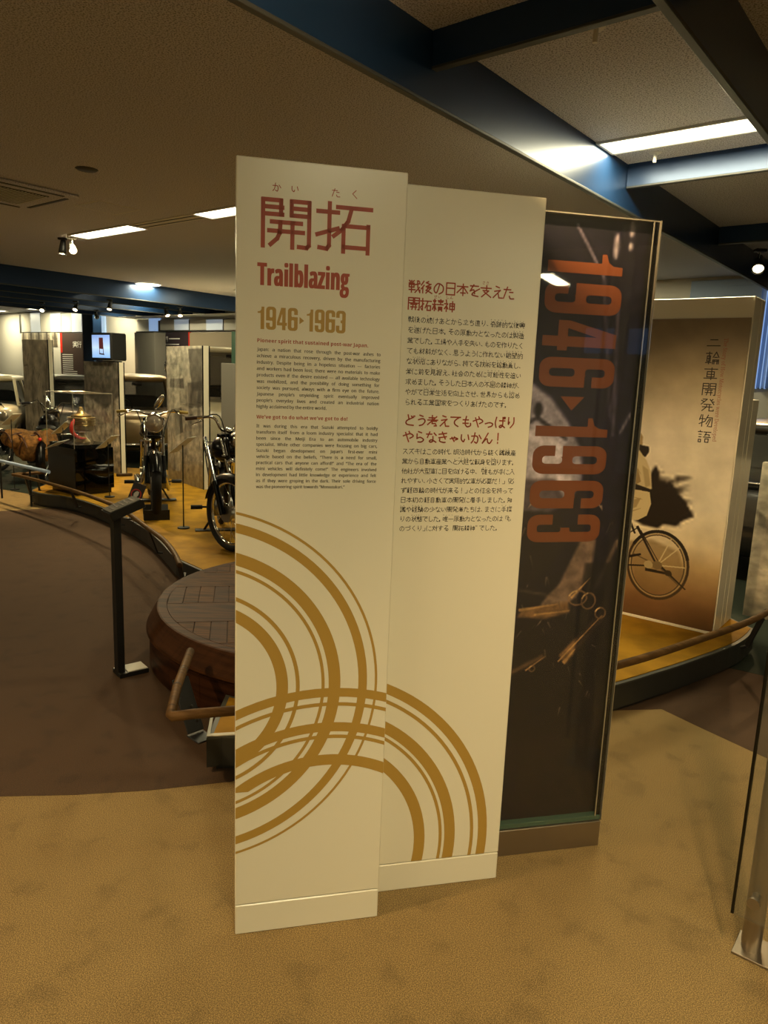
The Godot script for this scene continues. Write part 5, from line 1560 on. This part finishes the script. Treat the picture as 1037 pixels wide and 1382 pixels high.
	for k in [at(0, 622, 0.45), at(40, 631, 0.45)]:
		s = Shape.new(); s.tube([Vector3(k.x, 0.0, k.z), k], 0.012, 8); part("post", s, M.black_metal, br)
	build_far_wall()

func wall_point(x: float, y: float, off := 0.0) -> Vector3:
	return on_plane(x, y, AX * (WALL_A - off), AX)

func wall_quad(s: Shape, x0: float, y0: float, x1: float, y1: float, depth := 0.04, off := 0.02, bevel := 0.003) -> void:   # a board on the back wall, given by two corners seen
	var a := wall_point(x0, y1, off)
	var b := wall_point(x1, y0, off)
	var n0 := a.dot(NX)
	var n1 := b.dot(NX)
	s.box(frame(NX, room(WALL_A - off, (n0 + n1) * 0.5, (a.y + b.y) * 0.5)), Vector3(n1 - n0, absf(b.y - a.y), depth), bevel)

func build_far_wall() -> void:
	# milky clerestory windows
	var pm := mat("milky_pane", Color(0.85, 0.88, 0.9), 0.35)
	pm.emission_enabled = true
	pm.emission = Color(0.85, 0.92, 1.0)
	pm.emission_energy_multiplier = 0.1
	var bm := mat("sky_pane", Color(0.7, 0.82, 0.95), 0.3)
	bm.emission_enabled = true
	bm.emission = Color(0.66, 0.8, 1.0)
	bm.emission_energy_multiplier = 0.22
	var n := 1
	for set_ in [[[29, 55, 83, 111.5], 421.5, 449.0], [[216, 256, 302, 345], 430.0, 446.5]]:
		var w := structure("window_%d" % n, "milky white clerestory window")
		n += 1
		var s := Shape.new()
		var xs: Array = set_[0]
		wall_quad(s, xs[0] - 1, set_[1] - 1, xs[3] + 1, set_[2] + 1, 0.06, 0.03); part("window_frame", s, M.beam_edge, w)
		for k in 3:
			s = Shape.new(); wall_quad(s, xs[k] + 1, set_[1] + 0.8, (xs[k] + xs[k + 1]) * 0.5, set_[2] - 0.8, 0.03, 0.055); part("pane", s, M.wall_white, w)
			s = Shape.new(); wall_quad(s, (xs[k] + xs[k + 1]) * 0.5, set_[1] + 0.8, xs[k + 1] - 1, set_[2] - 0.8, 0.03, 0.055); part("lit_pane", s, pm, w, "backlit milky pane")
	var w3 := structure("window_3", "narrow blue daylight window")
	var s := Shape.new(); wall_quad(s, 128, 422, 142, 449, 0.04, 0.03); part("lit_pane", s, bm, w3)
	s = Shape.new(); wall_quad(s, 202, 428, 216, 447, 0.04, 0.03); part("lit_pane", s, bm, w3)
	var w4 := structure("window_4", "end wall with a window blind, blue daylight put into the colour")
	s = Shape.new(); wall_quad(s, 919, 373, 1075, 520, 0.05, 0.03); part("window_frame", s, M.wall_blue, w4)  # wall face; the blue daylight falling on it is put into the colour
	s = Shape.new(); wall_quad(s, 940, 384, 1031, 520, 0.02, 0.062); part("blind", s, M.wall_blue, w4, "pale blind, blue daylight put into its colour")
	s = Shape.new(); wall_quad(s, 1033, 392, 1037.5, 520, 0.02, 0.062); part("lit_pane", s, bm, w4)
	# soffit board over the second group
	var tr := structure("trim_3", "wooden soffit edge")
	s = Shape.new(); wall_quad(s, 172, 423.5, 345, 429, 0.5, 0.28); part("soffit", s, M.wall_white, tr)
	# navy column
	var c0 := on_plane(113.5, 505, AX * 9.9, AX)
	var c1 := on_plane(127.5, 505, AX * 9.9, AX)
	var col := structure("trim_4", "navy blue column")
	s = Shape.new(); s.box(frame(NX, room(10.02, (c0 + c1).dot(NX) * 0.5, CEIL * 0.5)), Vector3((c1 - c0).length(), CEIL, 0.24), 0.01); part("column", s, M.beam, col)
	# text boards
	var dark := mat("board_brown", Color(0.24, 0.17, 0.15), 0.5)
	var dark2 := mat("board_purple", Color(0.2, 0.15, 0.18), 0.5)
	var ph := street(256, 128, 41, 1.15)
	for k in 9: ph.poly([Vector2(.03 + .11 * k, 0), Vector2(.08 + .11 * k, 0), Vector2(.07 + .115 * k, 1), Vector2(.02 + .11 * k, 1)], Color(.9, .86, .76, .7) if k % 2 else Color(.2, .17, .14, .6))
	ph.soften(3)
	var b1 := thing("text_board", "brown exhibit board with white Japanese heading and lines of text", "board")
	s = Shape.new(); wall_quad(s, 84.5, 449.5, 112, 508, 0.05, 0.06); part("board", s, dark, b1)
	s = Shape.new(); wall_quad(s, 83, 449.5, 84.6, 476, 0.05, 0.062); part("red_stripe", s, M.red_paint, b1)
	var fr := frame(NX, wall_point(84.5, 508, 0.09))
	var px := (wall_point(112, 508, 0.09) - wall_point(84.5, 508, 0.09)).length() / 27.5
	var pv := (wall_point(98, 498, 0.09).y - wall_point(98, 508, 0.09).y) / 10.0
	s = Shape.new()
	write_char(s, fr, "実", 16 * px, 40 * pv, 5.2 * px, 7.5 * pv, 0.02)
	write_char(s, fr, "行", 21.6 * px, 40 * pv, 5.2 * px, 7.5 * pv, 0.02)
	for k in 10: s.stroke(fr, PackedVector2Array([Vector2(1.2 * px, (30 - 2.8 * k) * pv), Vector2((15 if k < 8 else 20) * px, (30 - 2.8 * k) * pv)]), 0.9 * pv)
	part("lettering", s, M.ink_white, b1).set_meta("kind", "stuff")
	var st: SurfaceTool
	var b0 := thing("photo_board", "black and white photograph strip over the text wall", "board")
	s = Shape.new(); wall_quad(s, 30, 449.5, 81.6, 512, 0.05, 0.06); part("board", s, M.wall_white, b0)
	var f0 := frame(NX, wall_point(30, 468, 0.09))
	var py := (wall_point(30, 458, 0.09).y - wall_point(30, 468, 0.09).y) / 10.0
	s = Shape.new(); s.picture(f0, 0, 0, 53 * px, 18.5 * py, 0.0); part("photograph", s, ph.material(), b0)
	var b2 := thing("text_board", "purple exhibit board with white heading above the standing photograph", "board")
	s = Shape.new(); wall_quad(s, 216, 448, 256, 520, 0.05, 0.06); part("board", s, dark2, b2)
	s = Shape.new(); wall_quad(s, 255.5, 448, 257, 470, 0.05, 0.062); part("red_stripe", s, M.red_paint, b2)
	fr = frame(NX, wall_point(216, 470, 0.09))
	px = (wall_point(256, 470, 0.09) - wall_point(216, 470, 0.09)).length() / 40.0
	pv = (wall_point(230, 460, 0.09).y - wall_point(230, 470, 0.09).y) / 10.0
	st = letters()
	latin(st, fr, "History", sans_bold, 0.5 * px, 11 * pv, 7.0 * pv, 11 * px, 0.002)
	text_part("title", st, M.ink_white, b2)
	s = Shape.new()
	s.stroke(fr, PackedVector2Array([Vector2(13 * px, 13 * pv), Vector2(27 * px, 13 * pv)]), 1.6 * pv)
	s.stroke(fr, PackedVector2Array([Vector2(2 * px, 5.5 * pv), Vector2(26 * px, 5.5 * pv)]), 1.2 * pv)
	for k in 12: s.stroke(fr, PackedVector2Array([Vector2(1.5 * px, (1 - 3.6 * k) * pv), Vector2(6 * px, (1 - 3.6 * k) * pv)]), 1.2 * pv)
	part("lettering", s, M.ink_white, b2).set_meta("kind", "stuff")
	var b3 := thing("wall_board", "plain beige board behind the cream van", "board")
	s = Shape.new(); wall_quad(s, 258, 448, 345, 540, 0.05, 0.06); part("board", s, mat("board_beige", Color(0.6, 0.55, 0.47), 0.7), b3)
	# low grey partition
	var b4 := thing("partition", "low grey partition beside the purple exhibit board", "partition")
	s = Shape.new(); wall_quad(s, 192, 449, 216, 590, 0.3, 0.5); part("board", s, M.partition_grey, b4)
	s = Shape.new(); wall_quad(s, 191.5, 447.5, 216, 449.5, 0.32, 0.5); part("cap", s, M.beam_edge, b4)
	# tall white display wall and grey box partly hidden by the tall panels
	var q := at(299, 668, DECK)
	var g := thing("display_wall", "grey display box behind the moped", "display wall", frame(Vector3(0.95, 0, -0.2), q))
	s = Shape.new(); s.box(T(0.3, 0.765, -0.1), Vector3(0.6, 1.53, 0.2), 0.004); part("body", s, M.partition_grey, g)
	var h := thing("display_wall", "tall white display wall with a green glass edge behind the grey box", "display wall", frame(Vector3(0.95, 0, -0.2), at(313, 660, DECK)))
	s = Shape.new(); s.box(T(0.45, 0.96, -0.3), Vector3(0.8, 1.92, 0.12), 0.004); part("body", s, M.panel_white, h)
	s = Shape.new(); s.box(T(0.02, 0.96, -0.3), Vector3(0.05, 1.92, 0.14), 0.002); part("glass_edge", s, M.acrylic_green, h)

# ---------------------------------------------------------------- cars and the van
func car(called: String, label: String, t: Transform3D, L: float, W: float, H: float, belt: float, paint: Material, o := {}) -> Node3D:    # length along local x, front at +x
	var c := thing(called, label, o.get("kind", "car"), t)
	var s := Shape.new(); blob(s, T(0, 0.2 + (belt - 0.2) * 0.5, 0), Vector3(L * 0.5, (belt - 0.2) * 0.5, W * 0.5), 0.35, 0.4); part("body", s, paint, c)
	var x0: float = o.get("x0", -L * 0.36)
	var x1: float = o.get("x1", L * 0.2)
	var i0: float = o.get("i0", 0.22)
	var i1: float = o.get("i1", 0.3)
	var zb := W * 0.46
	var zt := W * 0.38
	s = Shape.new(); blob(s, T((x0 + i0 + x1 - i1) * 0.5, H - 0.075, 0), Vector3((x1 - i1 - x0 - i0) * 0.5 + 0.09, 0.075, zt + 0.035), 0.7, 0.3); part("roof", s, paint, c)
	var xs := [[x0, x0 + i0], [lerpf(x0, x1, 0.45), lerpf(x0 + i0, x1 - i1, 0.45)], [x1, x1 - i1]]
	for z in [-1, 1]:
		for k in xs:
			s = Shape.new(); s.bar(Vector3(k[0], belt - 0.05, z * zb), Vector3(k[1], H - 0.07, z * zt), 0.05, 0.045, 0.008); part("pillar", s, paint, c)
		for k in 2:
			s = Shape.new(); s.quad(Vector3(xs[k][1], H - 0.08, z * zt), Vector3(xs[k + 1][1], H - 0.08, z * zt), Vector3(xs[k + 1][0], belt - 0.03, z * zb), Vector3(xs[k][0], belt - 0.03, z * zb)); part("side_window", s, M.glass_dark, c)
		s = Shape.new(); s.tube([Vector3(x0 - 0.05, belt + 0.005, z * (zb + 0.03)), Vector3(x1 + 0.1, belt + 0.005, z * (zb + 0.03))], 0.012, 6); part("chrome_strip", s, M.chrome, c)
	for k in [0, 2]:
		s = Shape.new(); s.quad(Vector3(xs[k][1], H - 0.08, -zt), Vector3(xs[k][1], H - 0.08, zt), Vector3(xs[k][0], belt - 0.03, zb), Vector3(xs[k][0], belt - 0.03, -zb)); part("windscreen" if k == 2 else "rear_window", s, M.glass_dark, c)
	s = Shape.new(); blob(s, T(lerpf(x0, x1, 0.35), belt - 0.02, 0), Vector3(0.08, 0.24, W * 0.36), 0.5, 0.4, 16, 8); part("seat_back", s, M.leather_black, c)
	s = Shape.new(); s.torus(TB(Basis(Vector3.BACK, -0.5), Vector3(lerpf(x0, x1, 0.78), belt + 0.03, W * 0.2)), 0.17, 0.012, 20, 6); part("steering_wheel", s, M.black_paint, c)
	s = Shape.new(); s.box(T(x1 - i1 * 0.75, H - 0.17, 0), Vector3(0.02, 0.05, 0.16), 0.008); part("rear_mirror", s, M.black_paint, c)
	for x in [-L * 0.31, L * 0.31]:
		for z in [-1, 1]:
			s = Shape.new(); s.torus(TB(Basis(Vector3.UP, PI / 2), Vector3(x, 0.27, z * (W * 0.5 - 0.06))), 0.2, 0.07, 28, 8)
			var ty := part("tyre", s, M.tyre, c)
			s = Shape.new(); s.lathe(TB(Basis(Vector3.RIGHT, z * PI / 2), Vector3(x, 0.27, z * (W * 0.5 - 0.04))), [Vector2(0.15, 0.0), Vector2(0.12, 0.03), Vector2(0.05, 0.045), Vector2(0, 0.048)], 20); part("hub_cap", s, M.chrome, ty)
	for z in [-1, 1]:
		s = Shape.new(); s.lathe(TB(Basis(Vector3.BACK, -PI / 2), Vector3(L * 0.5 - 0.03, belt - 0.2, z * W * 0.33)), [Vector2(0.09, 0.0), Vector2(0.08, 0.04), Vector2(0.0, 0.06)], 18); part("headlamp", s, M.lens_glass, c)
		s = Shape.new(); s.lathe(TB(Basis(Vector3.BACK, PI / 2), Vector3(-L * 0.5 + 0.03, belt - 0.2, z * W * 0.36)), [Vector2(0.05, 0.0), Vector2(0.04, 0.04), Vector2(0.0, 0.05)], 14); part("tail_lamp", s, M.red_paint, c)
	for x in [-1, 1]:
		s = Shape.new(); s.tube([Vector3(x * (L * 0.5 - 0.08), 0.36, -W * 0.48), Vector3(x * (L * 0.5 + 0.03), 0.36, -W * 0.3), Vector3(x * (L * 0.5 + 0.03), 0.36, W * 0.3), Vector3(x * (L * 0.5 - 0.08), 0.36, W * 0.48)], 0.035, 8); part("bumper", s, M.chrome, c)
	return c

func build_vehicles() -> void:
	var d := Vector3(0.32, 0, 0.95)
	car("small_car", "cream small car parked behind the touring motorcycle", frame(d, at(-14, 604, 0.0) - d * 0.4), 2.9, 1.28, 1.38, 0.86, M.car_cream, {"x0": -1.1, "x1": 0.75})
	car("small_car", "dark small car behind the glass case", frame(d, at(88, 606, 0.0) - d * 0.6), 2.9, 1.28, 1.42, 0.84, M.car_grey, {"x0": -1.0, "x1": 0.8})
	car("small_car", "gold brown small car behind the black motorcycle", frame(d, at(187, 617, 0.0) - d * 0.1), 2.9, 1.28, 1.5, 0.9, M.car_gold, {"x0": -0.9, "x1": 0.85})
	var v := at(310, 627, 0.0) - d * 1.0
	var van := car("van", "cream van with an upright windscreen behind the photograph panel", frame(d, v), 3.0, 1.4, 2.02, 1.12, M.car_cream, {"kind": "van", "x0": -1.4, "x1": 1.32, "i0": 0.06, "i1": 0.16})
	var s := Shape.new(); s.tube(curve([Vector3(1.3, 1.2, 0.66), Vector3(1.42, 1.38, 0.9), Vector3(1.45, 1.55, 1.02)], 4), 0.009, 6)
	var m := part("mirror_stem", s, M.chrome, van)
	s = Shape.new(); s.sphere(T(1.45, 1.64, 1.03), Vector3(0.04, 0.11, 0.06), 14, 8); part("wing_mirror", s, M.chrome, m)
	car("dark_car", "dark brown car with chrome trim behind the white bicycle wall", frame(Vector3(0.75, 0, 0.66), at(1130, 790, 0.0)), 3.4, 1.4, 1.38, 0.86, M.car_dark, {"x0": -1.2, "x1": 0.9})

# ---------------------------------------------------------------- the white wall with the bicycle picture
func build_right_displays() -> void:
	var corner := at(962, 857, DECK)
	var L := 1.55
	var top := 1.955
	var t := thing("display_wall", "thick white display wall with a sepia bicycle photograph", "display wall", frame(NX, corner - NX * L))
	var s := Shape.new(); s.box(T(L * 0.5, top * 0.5, -0.09), Vector3(L, top, 0.16), 0.003); part("body", s, M.panel_white, t)
	s = Shape.new(); s.box(T(L * 0.5, top * 0.5, -0.22), Vector3(L, top, 0.09), 0.003); part("back_leaf", s, M.panel_white, t)
	s = Shape.new(); s.box(T(L * 0.5, 0.008, -0.002), Vector3(L, 0.016, 0.02), 0.002); part("skirting_strip", s, M.panel_white, t)
	s = Shape.new(); s.box(T(L + 0.001, top * 0.5, -0.006), Vector3(0.006, top, 0.012), 0.001); part("corner_strip", s, M.panel_white, t)
	var inv := t.transform.affine_inverse()
	var pic_top := 1.84
	var local := func(x: float, y: float) -> Vector2:
		var q := inv * on_plane(x, y, corner, AX)
		return Vector2(q.x / L, 1.0 - (q.y - 0.016) / (pic_top - 0.016))
	var p := Paint.new(720, 840, Color.WHITE)
	p.shade([[0.0, Paint.c(134, 118, 94)], [0.16, Paint.c(160, 146, 118)], [0.36, Paint.c(208, 200, 182)], [0.6, Paint.c(224, 216, 196)], [0.72, Paint.c(218, 204, 172)], [0.8, Paint.c(182, 156, 110)], [0.88, Paint.c(146, 112, 70)], [0.94, Paint.c(118, 84, 50)], [1.0, Paint.c(100, 70, 40)]])
	var dk := Color(0.12, 0.08, 0.05)
	var tree := []
	for q in [[868, 640], [876, 645], [886, 628], [891, 638], [890, 648], [908, 652], [915, 665], [926, 676], [933, 690], [938, 697], [924, 702], [914, 709], [896, 707], [889, 713], [868, 708], [855, 700], [858, 660]]: tree.append(local.call(q[0], q[1]))
	p.poly(tree, dk)
	for q in [[884, 700, 938, 690], [880, 680, 930, 676], [880, 668, 916, 652], [890, 704, 914, 710]]: p.line(local.call(q[0], q[1]), local.call(q[2], q[3]), 10, Color(0.14, 0.1, 0.06, 0.7), 3)
	# haze of the road seen through the wheel
	p.poly([local.call(848, 730), local.call(880, 728), local.call(918, 745), local.call(926, 780), local.call(905, 800), local.call(860, 795)], Color(0.5, 0.4, 0.24, 0.55))
	var rng := RandomNumberGenerator.new()
	rng.seed = 12
	for k in 70:
		var bx := rng.randf_range(878, 915)
		var by := rng.randf_range(640, 708)
		p.line(local.call(bx, by), local.call(bx + rng.randf_range(4, 24), by - rng.randf_range(-4, 6)), rng.randf_range(5, 12), Color(0.12, 0.085, 0.05, rng.randf_range(0.3, 0.8)), 1.5)
	p.soften(7)
	p.grain(0.01, 0.06, 31)
	# rider seen from behind: hat, scarf, shirt, trousers
	var shape := func(pts: Array, c: Color) -> void:
		var q := []
		for k in pts: q.append(local.call(k[0], k[1]))
		p.poly(q, c)
	shape.call([[840, 586], [866, 584], [869, 590], [868, 600], [862, 604], [840, 606]], Paint.c(150, 128, 88))
	shape.call([[858, 598], [868, 601], [877, 603], [877, 610], [872, 617], [866, 612], [860, 608]], dk)
	shape.call([[842, 606], [864, 607], [874, 622], [880, 638], [881, 660], [862, 664], [840, 662]], Paint.c(190, 176, 138))
	shape.call([[842, 612], [852, 610], [850, 655], [842, 660]], Paint.c(160, 144, 104))
	shape.call([[868, 628], [876, 634], [879, 655], [872, 658]], Paint.c(164, 148, 108))
	p.soften(3)
	shape.call([[850, 640], [862, 632], [866, 650], [856, 656]], Paint.c(140, 120, 80))
	shape.call([[842, 650], [856, 652], [878, 660], [879, 666], [858, 662], [842, 658]], dk)
	shape.call([[842, 660], [862, 661], [878, 664], [880, 680], [874, 696], [862, 702], [842, 701]], Paint.c(200, 184, 140))
	shape.call([[846, 676], [866, 672], [860, 684], [846, 690]], Paint.c(158, 138, 96))
	for q in [[845, 668, 868, 674], [846, 692, 866, 686], [850, 612, 866, 640], [846, 622, 856, 640]]: p.line(local.call(q[0], q[1]), local.call(q[2], q[3]), 4, Paint.c(140, 120, 80, 0.8), 1)
	p.soften(2)
	# rear wheel and frame
	var c: Vector2 = local.call(888, 763)
	var e: Vector2 = local.call(930, 766)
	var g: Vector2 = local.call(886, 808)
	var rx := absf(e.x - c.x) * 720
	var ry := absf(g.y - c.y) * 840
	var cp := Vector2(c.x * 720, c.y * 840)
	p.ring(cp, rx, ry, 7, Paint.c(60, 44, 26))
	p.ring(cp, rx, ry, 9, Paint.c(28, 20, 12), -2.6, -0.3)
	p.ring(cp, rx - 7, ry - 7, 3, Paint.c(170, 150, 104))
	p.ring(cp, rx - 10, ry - 10, 3, Paint.c(70, 54, 34))
	for f in [-1.15, -0.08, 0.55, 3.4, -2.2, -0.75]:
		p.line(c, Vector2((cp.x + cos(f) * (rx - 8)) / 720, (cp.y + sin(f) * (ry - 8)) / 840), 3, Paint.c(206, 192, 150) if f < 0.3 else Paint.c(96, 78, 50))
	for q in [[861, 710, 886, 760, 8], [866, 716, 889, 757, 3], [840, 762, 888, 764, 5], [888, 760, 926, 796, 6], [842, 752, 866, 748, 9], [850, 700, 858, 720, 8], [842, 724, 862, 712, 4], [872, 768, 908, 776, 9]]:
		p.line(local.call(q[0], q[1]), local.call(q[2], q[3]), q[4], dk, q[4] * 0.6)
	p.blob(c.x, c.y, 0.02, 0.015, Paint.c(120, 100, 66)); p.blob(c.x - 0.035, c.y + 0.003, 0.018, 0.014, Paint.c(170, 152, 110)); p.blob(c.x + 0.045, c.y + 0.02, 0.014, 0.01, Paint.c(50, 36, 20))
	p.soften(2)
	s = Shape.new(); s.picture(Transform3D(), 0.0, 0.016, L - 0.004, pic_top, 0.001); part("bicycle_picture", s, p.material(0.45), t, "sepia photograph of a bicycle rider")
	# upright lettering
	s = Shape.new()
	var word := "二輪車開発物語"
	for k in word.length():
		var f := k / 6.0
		var a := inv * on_plane(lerpf(964.5, 951.0, f), lerpf(462, 589, f), corner, AX)
		write_char(s, Transform3D(), word[k], a.x - 0.036, a.y - (0.033 if k else 0.025), 0.07, 0.066 if k else 0.05, 0.0055, 0.0014)
	part("title", s, M.ink_black, t)
	var st := letters()
	var a0 := inv * on_plane(978.5, 456.5, corner, AX)
	var a1 := inv * on_plane(963.5, 596, corner, AX)
	latin(st, TB(Basis(Vector3.BACK, -PI / 2), Vector3(a0.x, a0.y, 0.0012)), "The Story of How Motorcycles were Developed", serif, 0.0, 0.0, 0.021, a0.y - a1.y)
	text_part("subtitle", st, M.ink_brick, t)
	# lower leaf behind and the street photograph beside it
	var q := at(979, 843, DECK)
	var lf := thing("display_wall", "lower pale display board behind the white bicycle wall", "display wall", frame(NX, corner - NX * L))
	s = Shape.new(); s.box(T(L * 0.5, 0.695, -0.35), Vector3(L, 1.39, 0.15), 0.003); part("body", s, M.panel_white, lf)
	var pp := street(320, 320, 57, 1.2)
	pp.poly([Vector2(.0, .3), Vector2(.25, .52), Vector2(.3, .56), Vector2(.02, .4)], Color(.3, .28, .25, .8))
	pp.poly([Vector2(.3, .6), Vector2(.5, .45), Vector2(.6, .55), Vector2(.6, .95), Vector2(.28, 1)], Color(.24, .22, .19, .7))
	pp.soften(4); pp.grain(0.03, 0.25, 8)
	var left := at(985, 846, 0.0) + AX * 0.35
	photo_wall("low street photograph panel beyond the white bicycle wall", Vector3(left.x, 0, left.z), Vector3(left.x, 0, left.z) + NX * 1.5, 1.12, pp)

# ---------------------------------------------------------------- spot lamps and small things on the ceiling
func spot_lamp(label: String, foot: Vector3, aim: Vector3, energy: float, angle := 28.0, body: Material = null, drop := 0.12, big := 1.0) -> void:
	var d := (aim - foot).normalized()
	var t := thing("spotlight", label, "spotlight", TB(Basis.from_scale(Vector3.ONE * big), foot), "spotlights under the ceiling")
	var m: Material = body if body else M.black_metal
	var s := Shape.new(); s.box(T(0, -0.012, 0), Vector3(0.09, 0.024, 0.06), 0.004); part("mount", s, m, t)
	var piv := Vector3(0, -drop, 0)
	s = Shape.new(); s.tube([Vector3(0, -0.02, 0), piv], 0.008, 8); part("stem", s, M.chrome, t)
	var x := d.cross(Vector3.UP).normalized()
	var b := Basis(x, d, x.cross(d)).orthonormalized()
	s = Shape.new(); s.lathe(TB(b, piv), [Vector2(0.0, -0.1), Vector2(0.03, -0.095), Vector2(0.036, -0.04), Vector2(0.04, 0.0), Vector2(0.046, 0.07), Vector2(0.043, 0.07), Vector2(0.04, 0.055)], 20); part("lamp_head", s, m, t)
	s = Shape.new(); s.lathe(TB(b, piv), [Vector2(0.047, 0.064), Vector2(0.049, 0.068), Vector2(0.049, 0.074), Vector2(0.043, 0.076)], 20); part("rim", s, M.chrome, t)
	s = Shape.new(); s.lathe(TB(b, piv), [Vector2(0.042, 0.06), Vector2(0.02, 0.066), Vector2(0.0, 0.068)], 20); part("bulb", s, M.spot_glow, t, "glowing lamp face")
	var l := SpotLight3D.new()
	l.name = "light"
	l.light_color = HALO
	l.light_energy = energy
	l.spot_angle = angle
	l.spot_angle_attenuation = 0.9
	l.spot_range = 30.0
	l.spot_attenuation = 2.0
	l.light_size = 0.04
	l.shadow_enabled = true
	l.transform = Transform3D(Basis.looking_at(d, Vector3.UP if absf(d.y) < 0.98 else Vector3.RIGHT), piv + d * 0.085)
	t.add_child(l)

func build_spotlights() -> void:
	var e := HALO_ENERGY
	var s: Shape
	var bike := at(212, 640, 0.7)
	spot_lamp("chrome spotlight hanging beside the dark beam end", at(1027, 336, 2.93), at(985, 760, 0.5), e * 1.0, 30.0, null, 0.12, 1.15)
	spot_lamp("dark twin spotlight head beside the ceiling light", at(84, 321, CEIL), at(60, 640, 0.3), e)
	spot_lamp("white twin spotlight head beside the ceiling light", at(97, 320, CEIL), bike, e, 26.0, M.wall_white)
	for k in [[102, 406, 40, 600], [148, 404, 120, 600], [243, 414, 250, 600], [130, 418, 180, 560], [57, 408, 0, 600], [225, 414, 300, 600]]:
		var f := at(k[0], k[1], CEIL - 0.3)
		spot_lamp("small chrome spotlight on the far dark beams", f, at(k[2], k[3], 0.3), e * 1.2, 26.0)
	# lamps of the aisle, over and behind the camera
	for k in [[room(-0.2, -2.09, 2.8), Vector3(-1.2, 0, -1.9), 0.65], [room(0.9, 0.18, 2.8), Vector3(1.7, 0.0, -2.3), 0.42], [room(-3.0, -0.95, 2.8), Vector3(0.2, 0.3, -1.6), 0.08]]:
		spot_lamp("black aisle spotlight on the beam over the tall panels", k[0], k[1], e * k[2], 44.0)
	spot_lamp("added unseen spotlight making the glow on the long dark beam", room(1.2, -0.96, 2.8), room(1.95, -2.07, 2.93), 0.9, 24.0)  # lamp out of view, added for the blue glow along this beam
	spot_lamp("added unseen spotlight brightening the white bicycle wall", room(1.4, -0.96, 2.8), Vector3(1.85, 0.9, -4.3), 3.3, 19.0)  # lamp out of view, added to brighten the bicycle picture
	# air conditioner
	var ac := thing("air_conditioner", "square ceiling air conditioner with a grey grille", "air conditioner", frame(NX, room(3.17, -6.97, CEIL - 0.004)))
	s = Shape.new(); s.box(T(0, -0.012, 0), Vector3(0.95, 0.024, 0.95), 0.008); part("cover", s, M.ceiling, ac)
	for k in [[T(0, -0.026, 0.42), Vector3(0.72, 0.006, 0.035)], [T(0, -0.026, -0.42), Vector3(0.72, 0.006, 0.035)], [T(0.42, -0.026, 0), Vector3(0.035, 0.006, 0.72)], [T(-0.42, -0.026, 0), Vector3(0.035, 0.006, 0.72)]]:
		s = Shape.new(); s.box(k[0], k[1], 0.001); part("air_slot", s, M.charcoal, ac)  # dark strips stand in for the shade inside the slots
	s = Shape.new(); s.box(T(0, -0.026, 0), Vector3(0.58, 0.006, 0.58)); part("grille_base", s, M.charcoal, ac)
	for k in 19:
		s = Shape.new(); s.box(T(0, -0.031, -0.27 + 0.03 * k), Vector3(0.57, 0.006, 0.012)); part("slat", s, M.deck_border, ac)
	# hatch
	var hc := thing("ceiling_hatch", "square flush hatch in the speckled ceiling", "hatch", frame(NX, room(4.065, -6.745, CEIL)))
	s = Shape.new(); s.box(T(0, -0.002, 0), Vector3(0.4, 0.004, 0.4), 0.001); part("leaf", s, M.ceiling, hc)
	for k in [[T(0, -0.0015, 0.21), Vector3(0.43, 0.003, 0.012)], [T(0, -0.0015, -0.21), Vector3(0.43, 0.003, 0.012)], [T(0.21, -0.0015, 0), Vector3(0.012, 0.003, 0.43)], [T(-0.21, -0.0015, 0), Vector3(0.012, 0.003, 0.43)]]:
		s = Shape.new(); s.box(k[0], k[1]); part("frame_edge", s, M.deck_border, hc)
	var dsk := at(117, 228, CEIL)
	var sp := thing("ceiling_speaker", "small round grey speaker in the ceiling", "speaker", T(dsk.x, CEIL, dsk.z))
	s = Shape.new(); s.lathe(Transform3D(), [Vector2(0.0, -0.012), Vector2(0.07, -0.011), Vector2(0.085, -0.001)], 28); part("cover", s, M.charcoal, sp)
	for q in [[885, 206], [805, 37]]:
		var f := at(q[0], q[1], CEIL)
		var r := thing("sprinkler", "small white sprinkler under the ceiling near the dark beam" if q[1] > 100 else "small grey sprinkler plate on the ceiling panel", "sprinkler", T(f.x, CEIL, f.z))
		s = Shape.new(); s.lathe(Transform3D(), [Vector2(0.0, -0.008), Vector2(0.035, -0.006), Vector2(0.04, -0.001)], 18); part("rosette", s, M.wall_white, r)
		s = Shape.new(); s.tube([Vector3(0, -0.005, 0), Vector3(0, -0.06, 0)], 0.011, 10); part("nozzle", s, M.wall_white, r)
	# one round lamp
	var rl := at(200, 383, CEIL)
	var t := thing("round_ceiling_light", "oval glowing ceiling light before the far dark beam", "ceiling light", T(rl.x, CEIL, rl.z))
	s = Shape.new(); s.lathe(Transform3D(), [Vector2(0.0, -0.03), Vector2(0.18, -0.026), Vector2(0.22, -0.012)], 32); part("diffuser", s, M.tube_glow, t, "glowing white diffuser")
	s = Shape.new(); s.lathe(Transform3D(), [Vector2(0.22, -0.014), Vector2(0.235, -0.01), Vector2(0.24, -0.001)], 32); part("rim", s, M.wall_white, t)
	var l := AreaLight3D.new()
	l.name = "light"
	l.area_size = Vector2(0.38, 0.38)
	l.light_color = FLUO
	l.light_energy = FLUO_ENERGY * 0.8
	l.area_range = 40.0
	l.area_attenuation = 2.0
	l.shadow_enabled = true
	l.transform = Transform3D(Basis(Vector3.RIGHT, -PI / 2), Vector3(0, -0.04, 0))
	t.add_child(l)
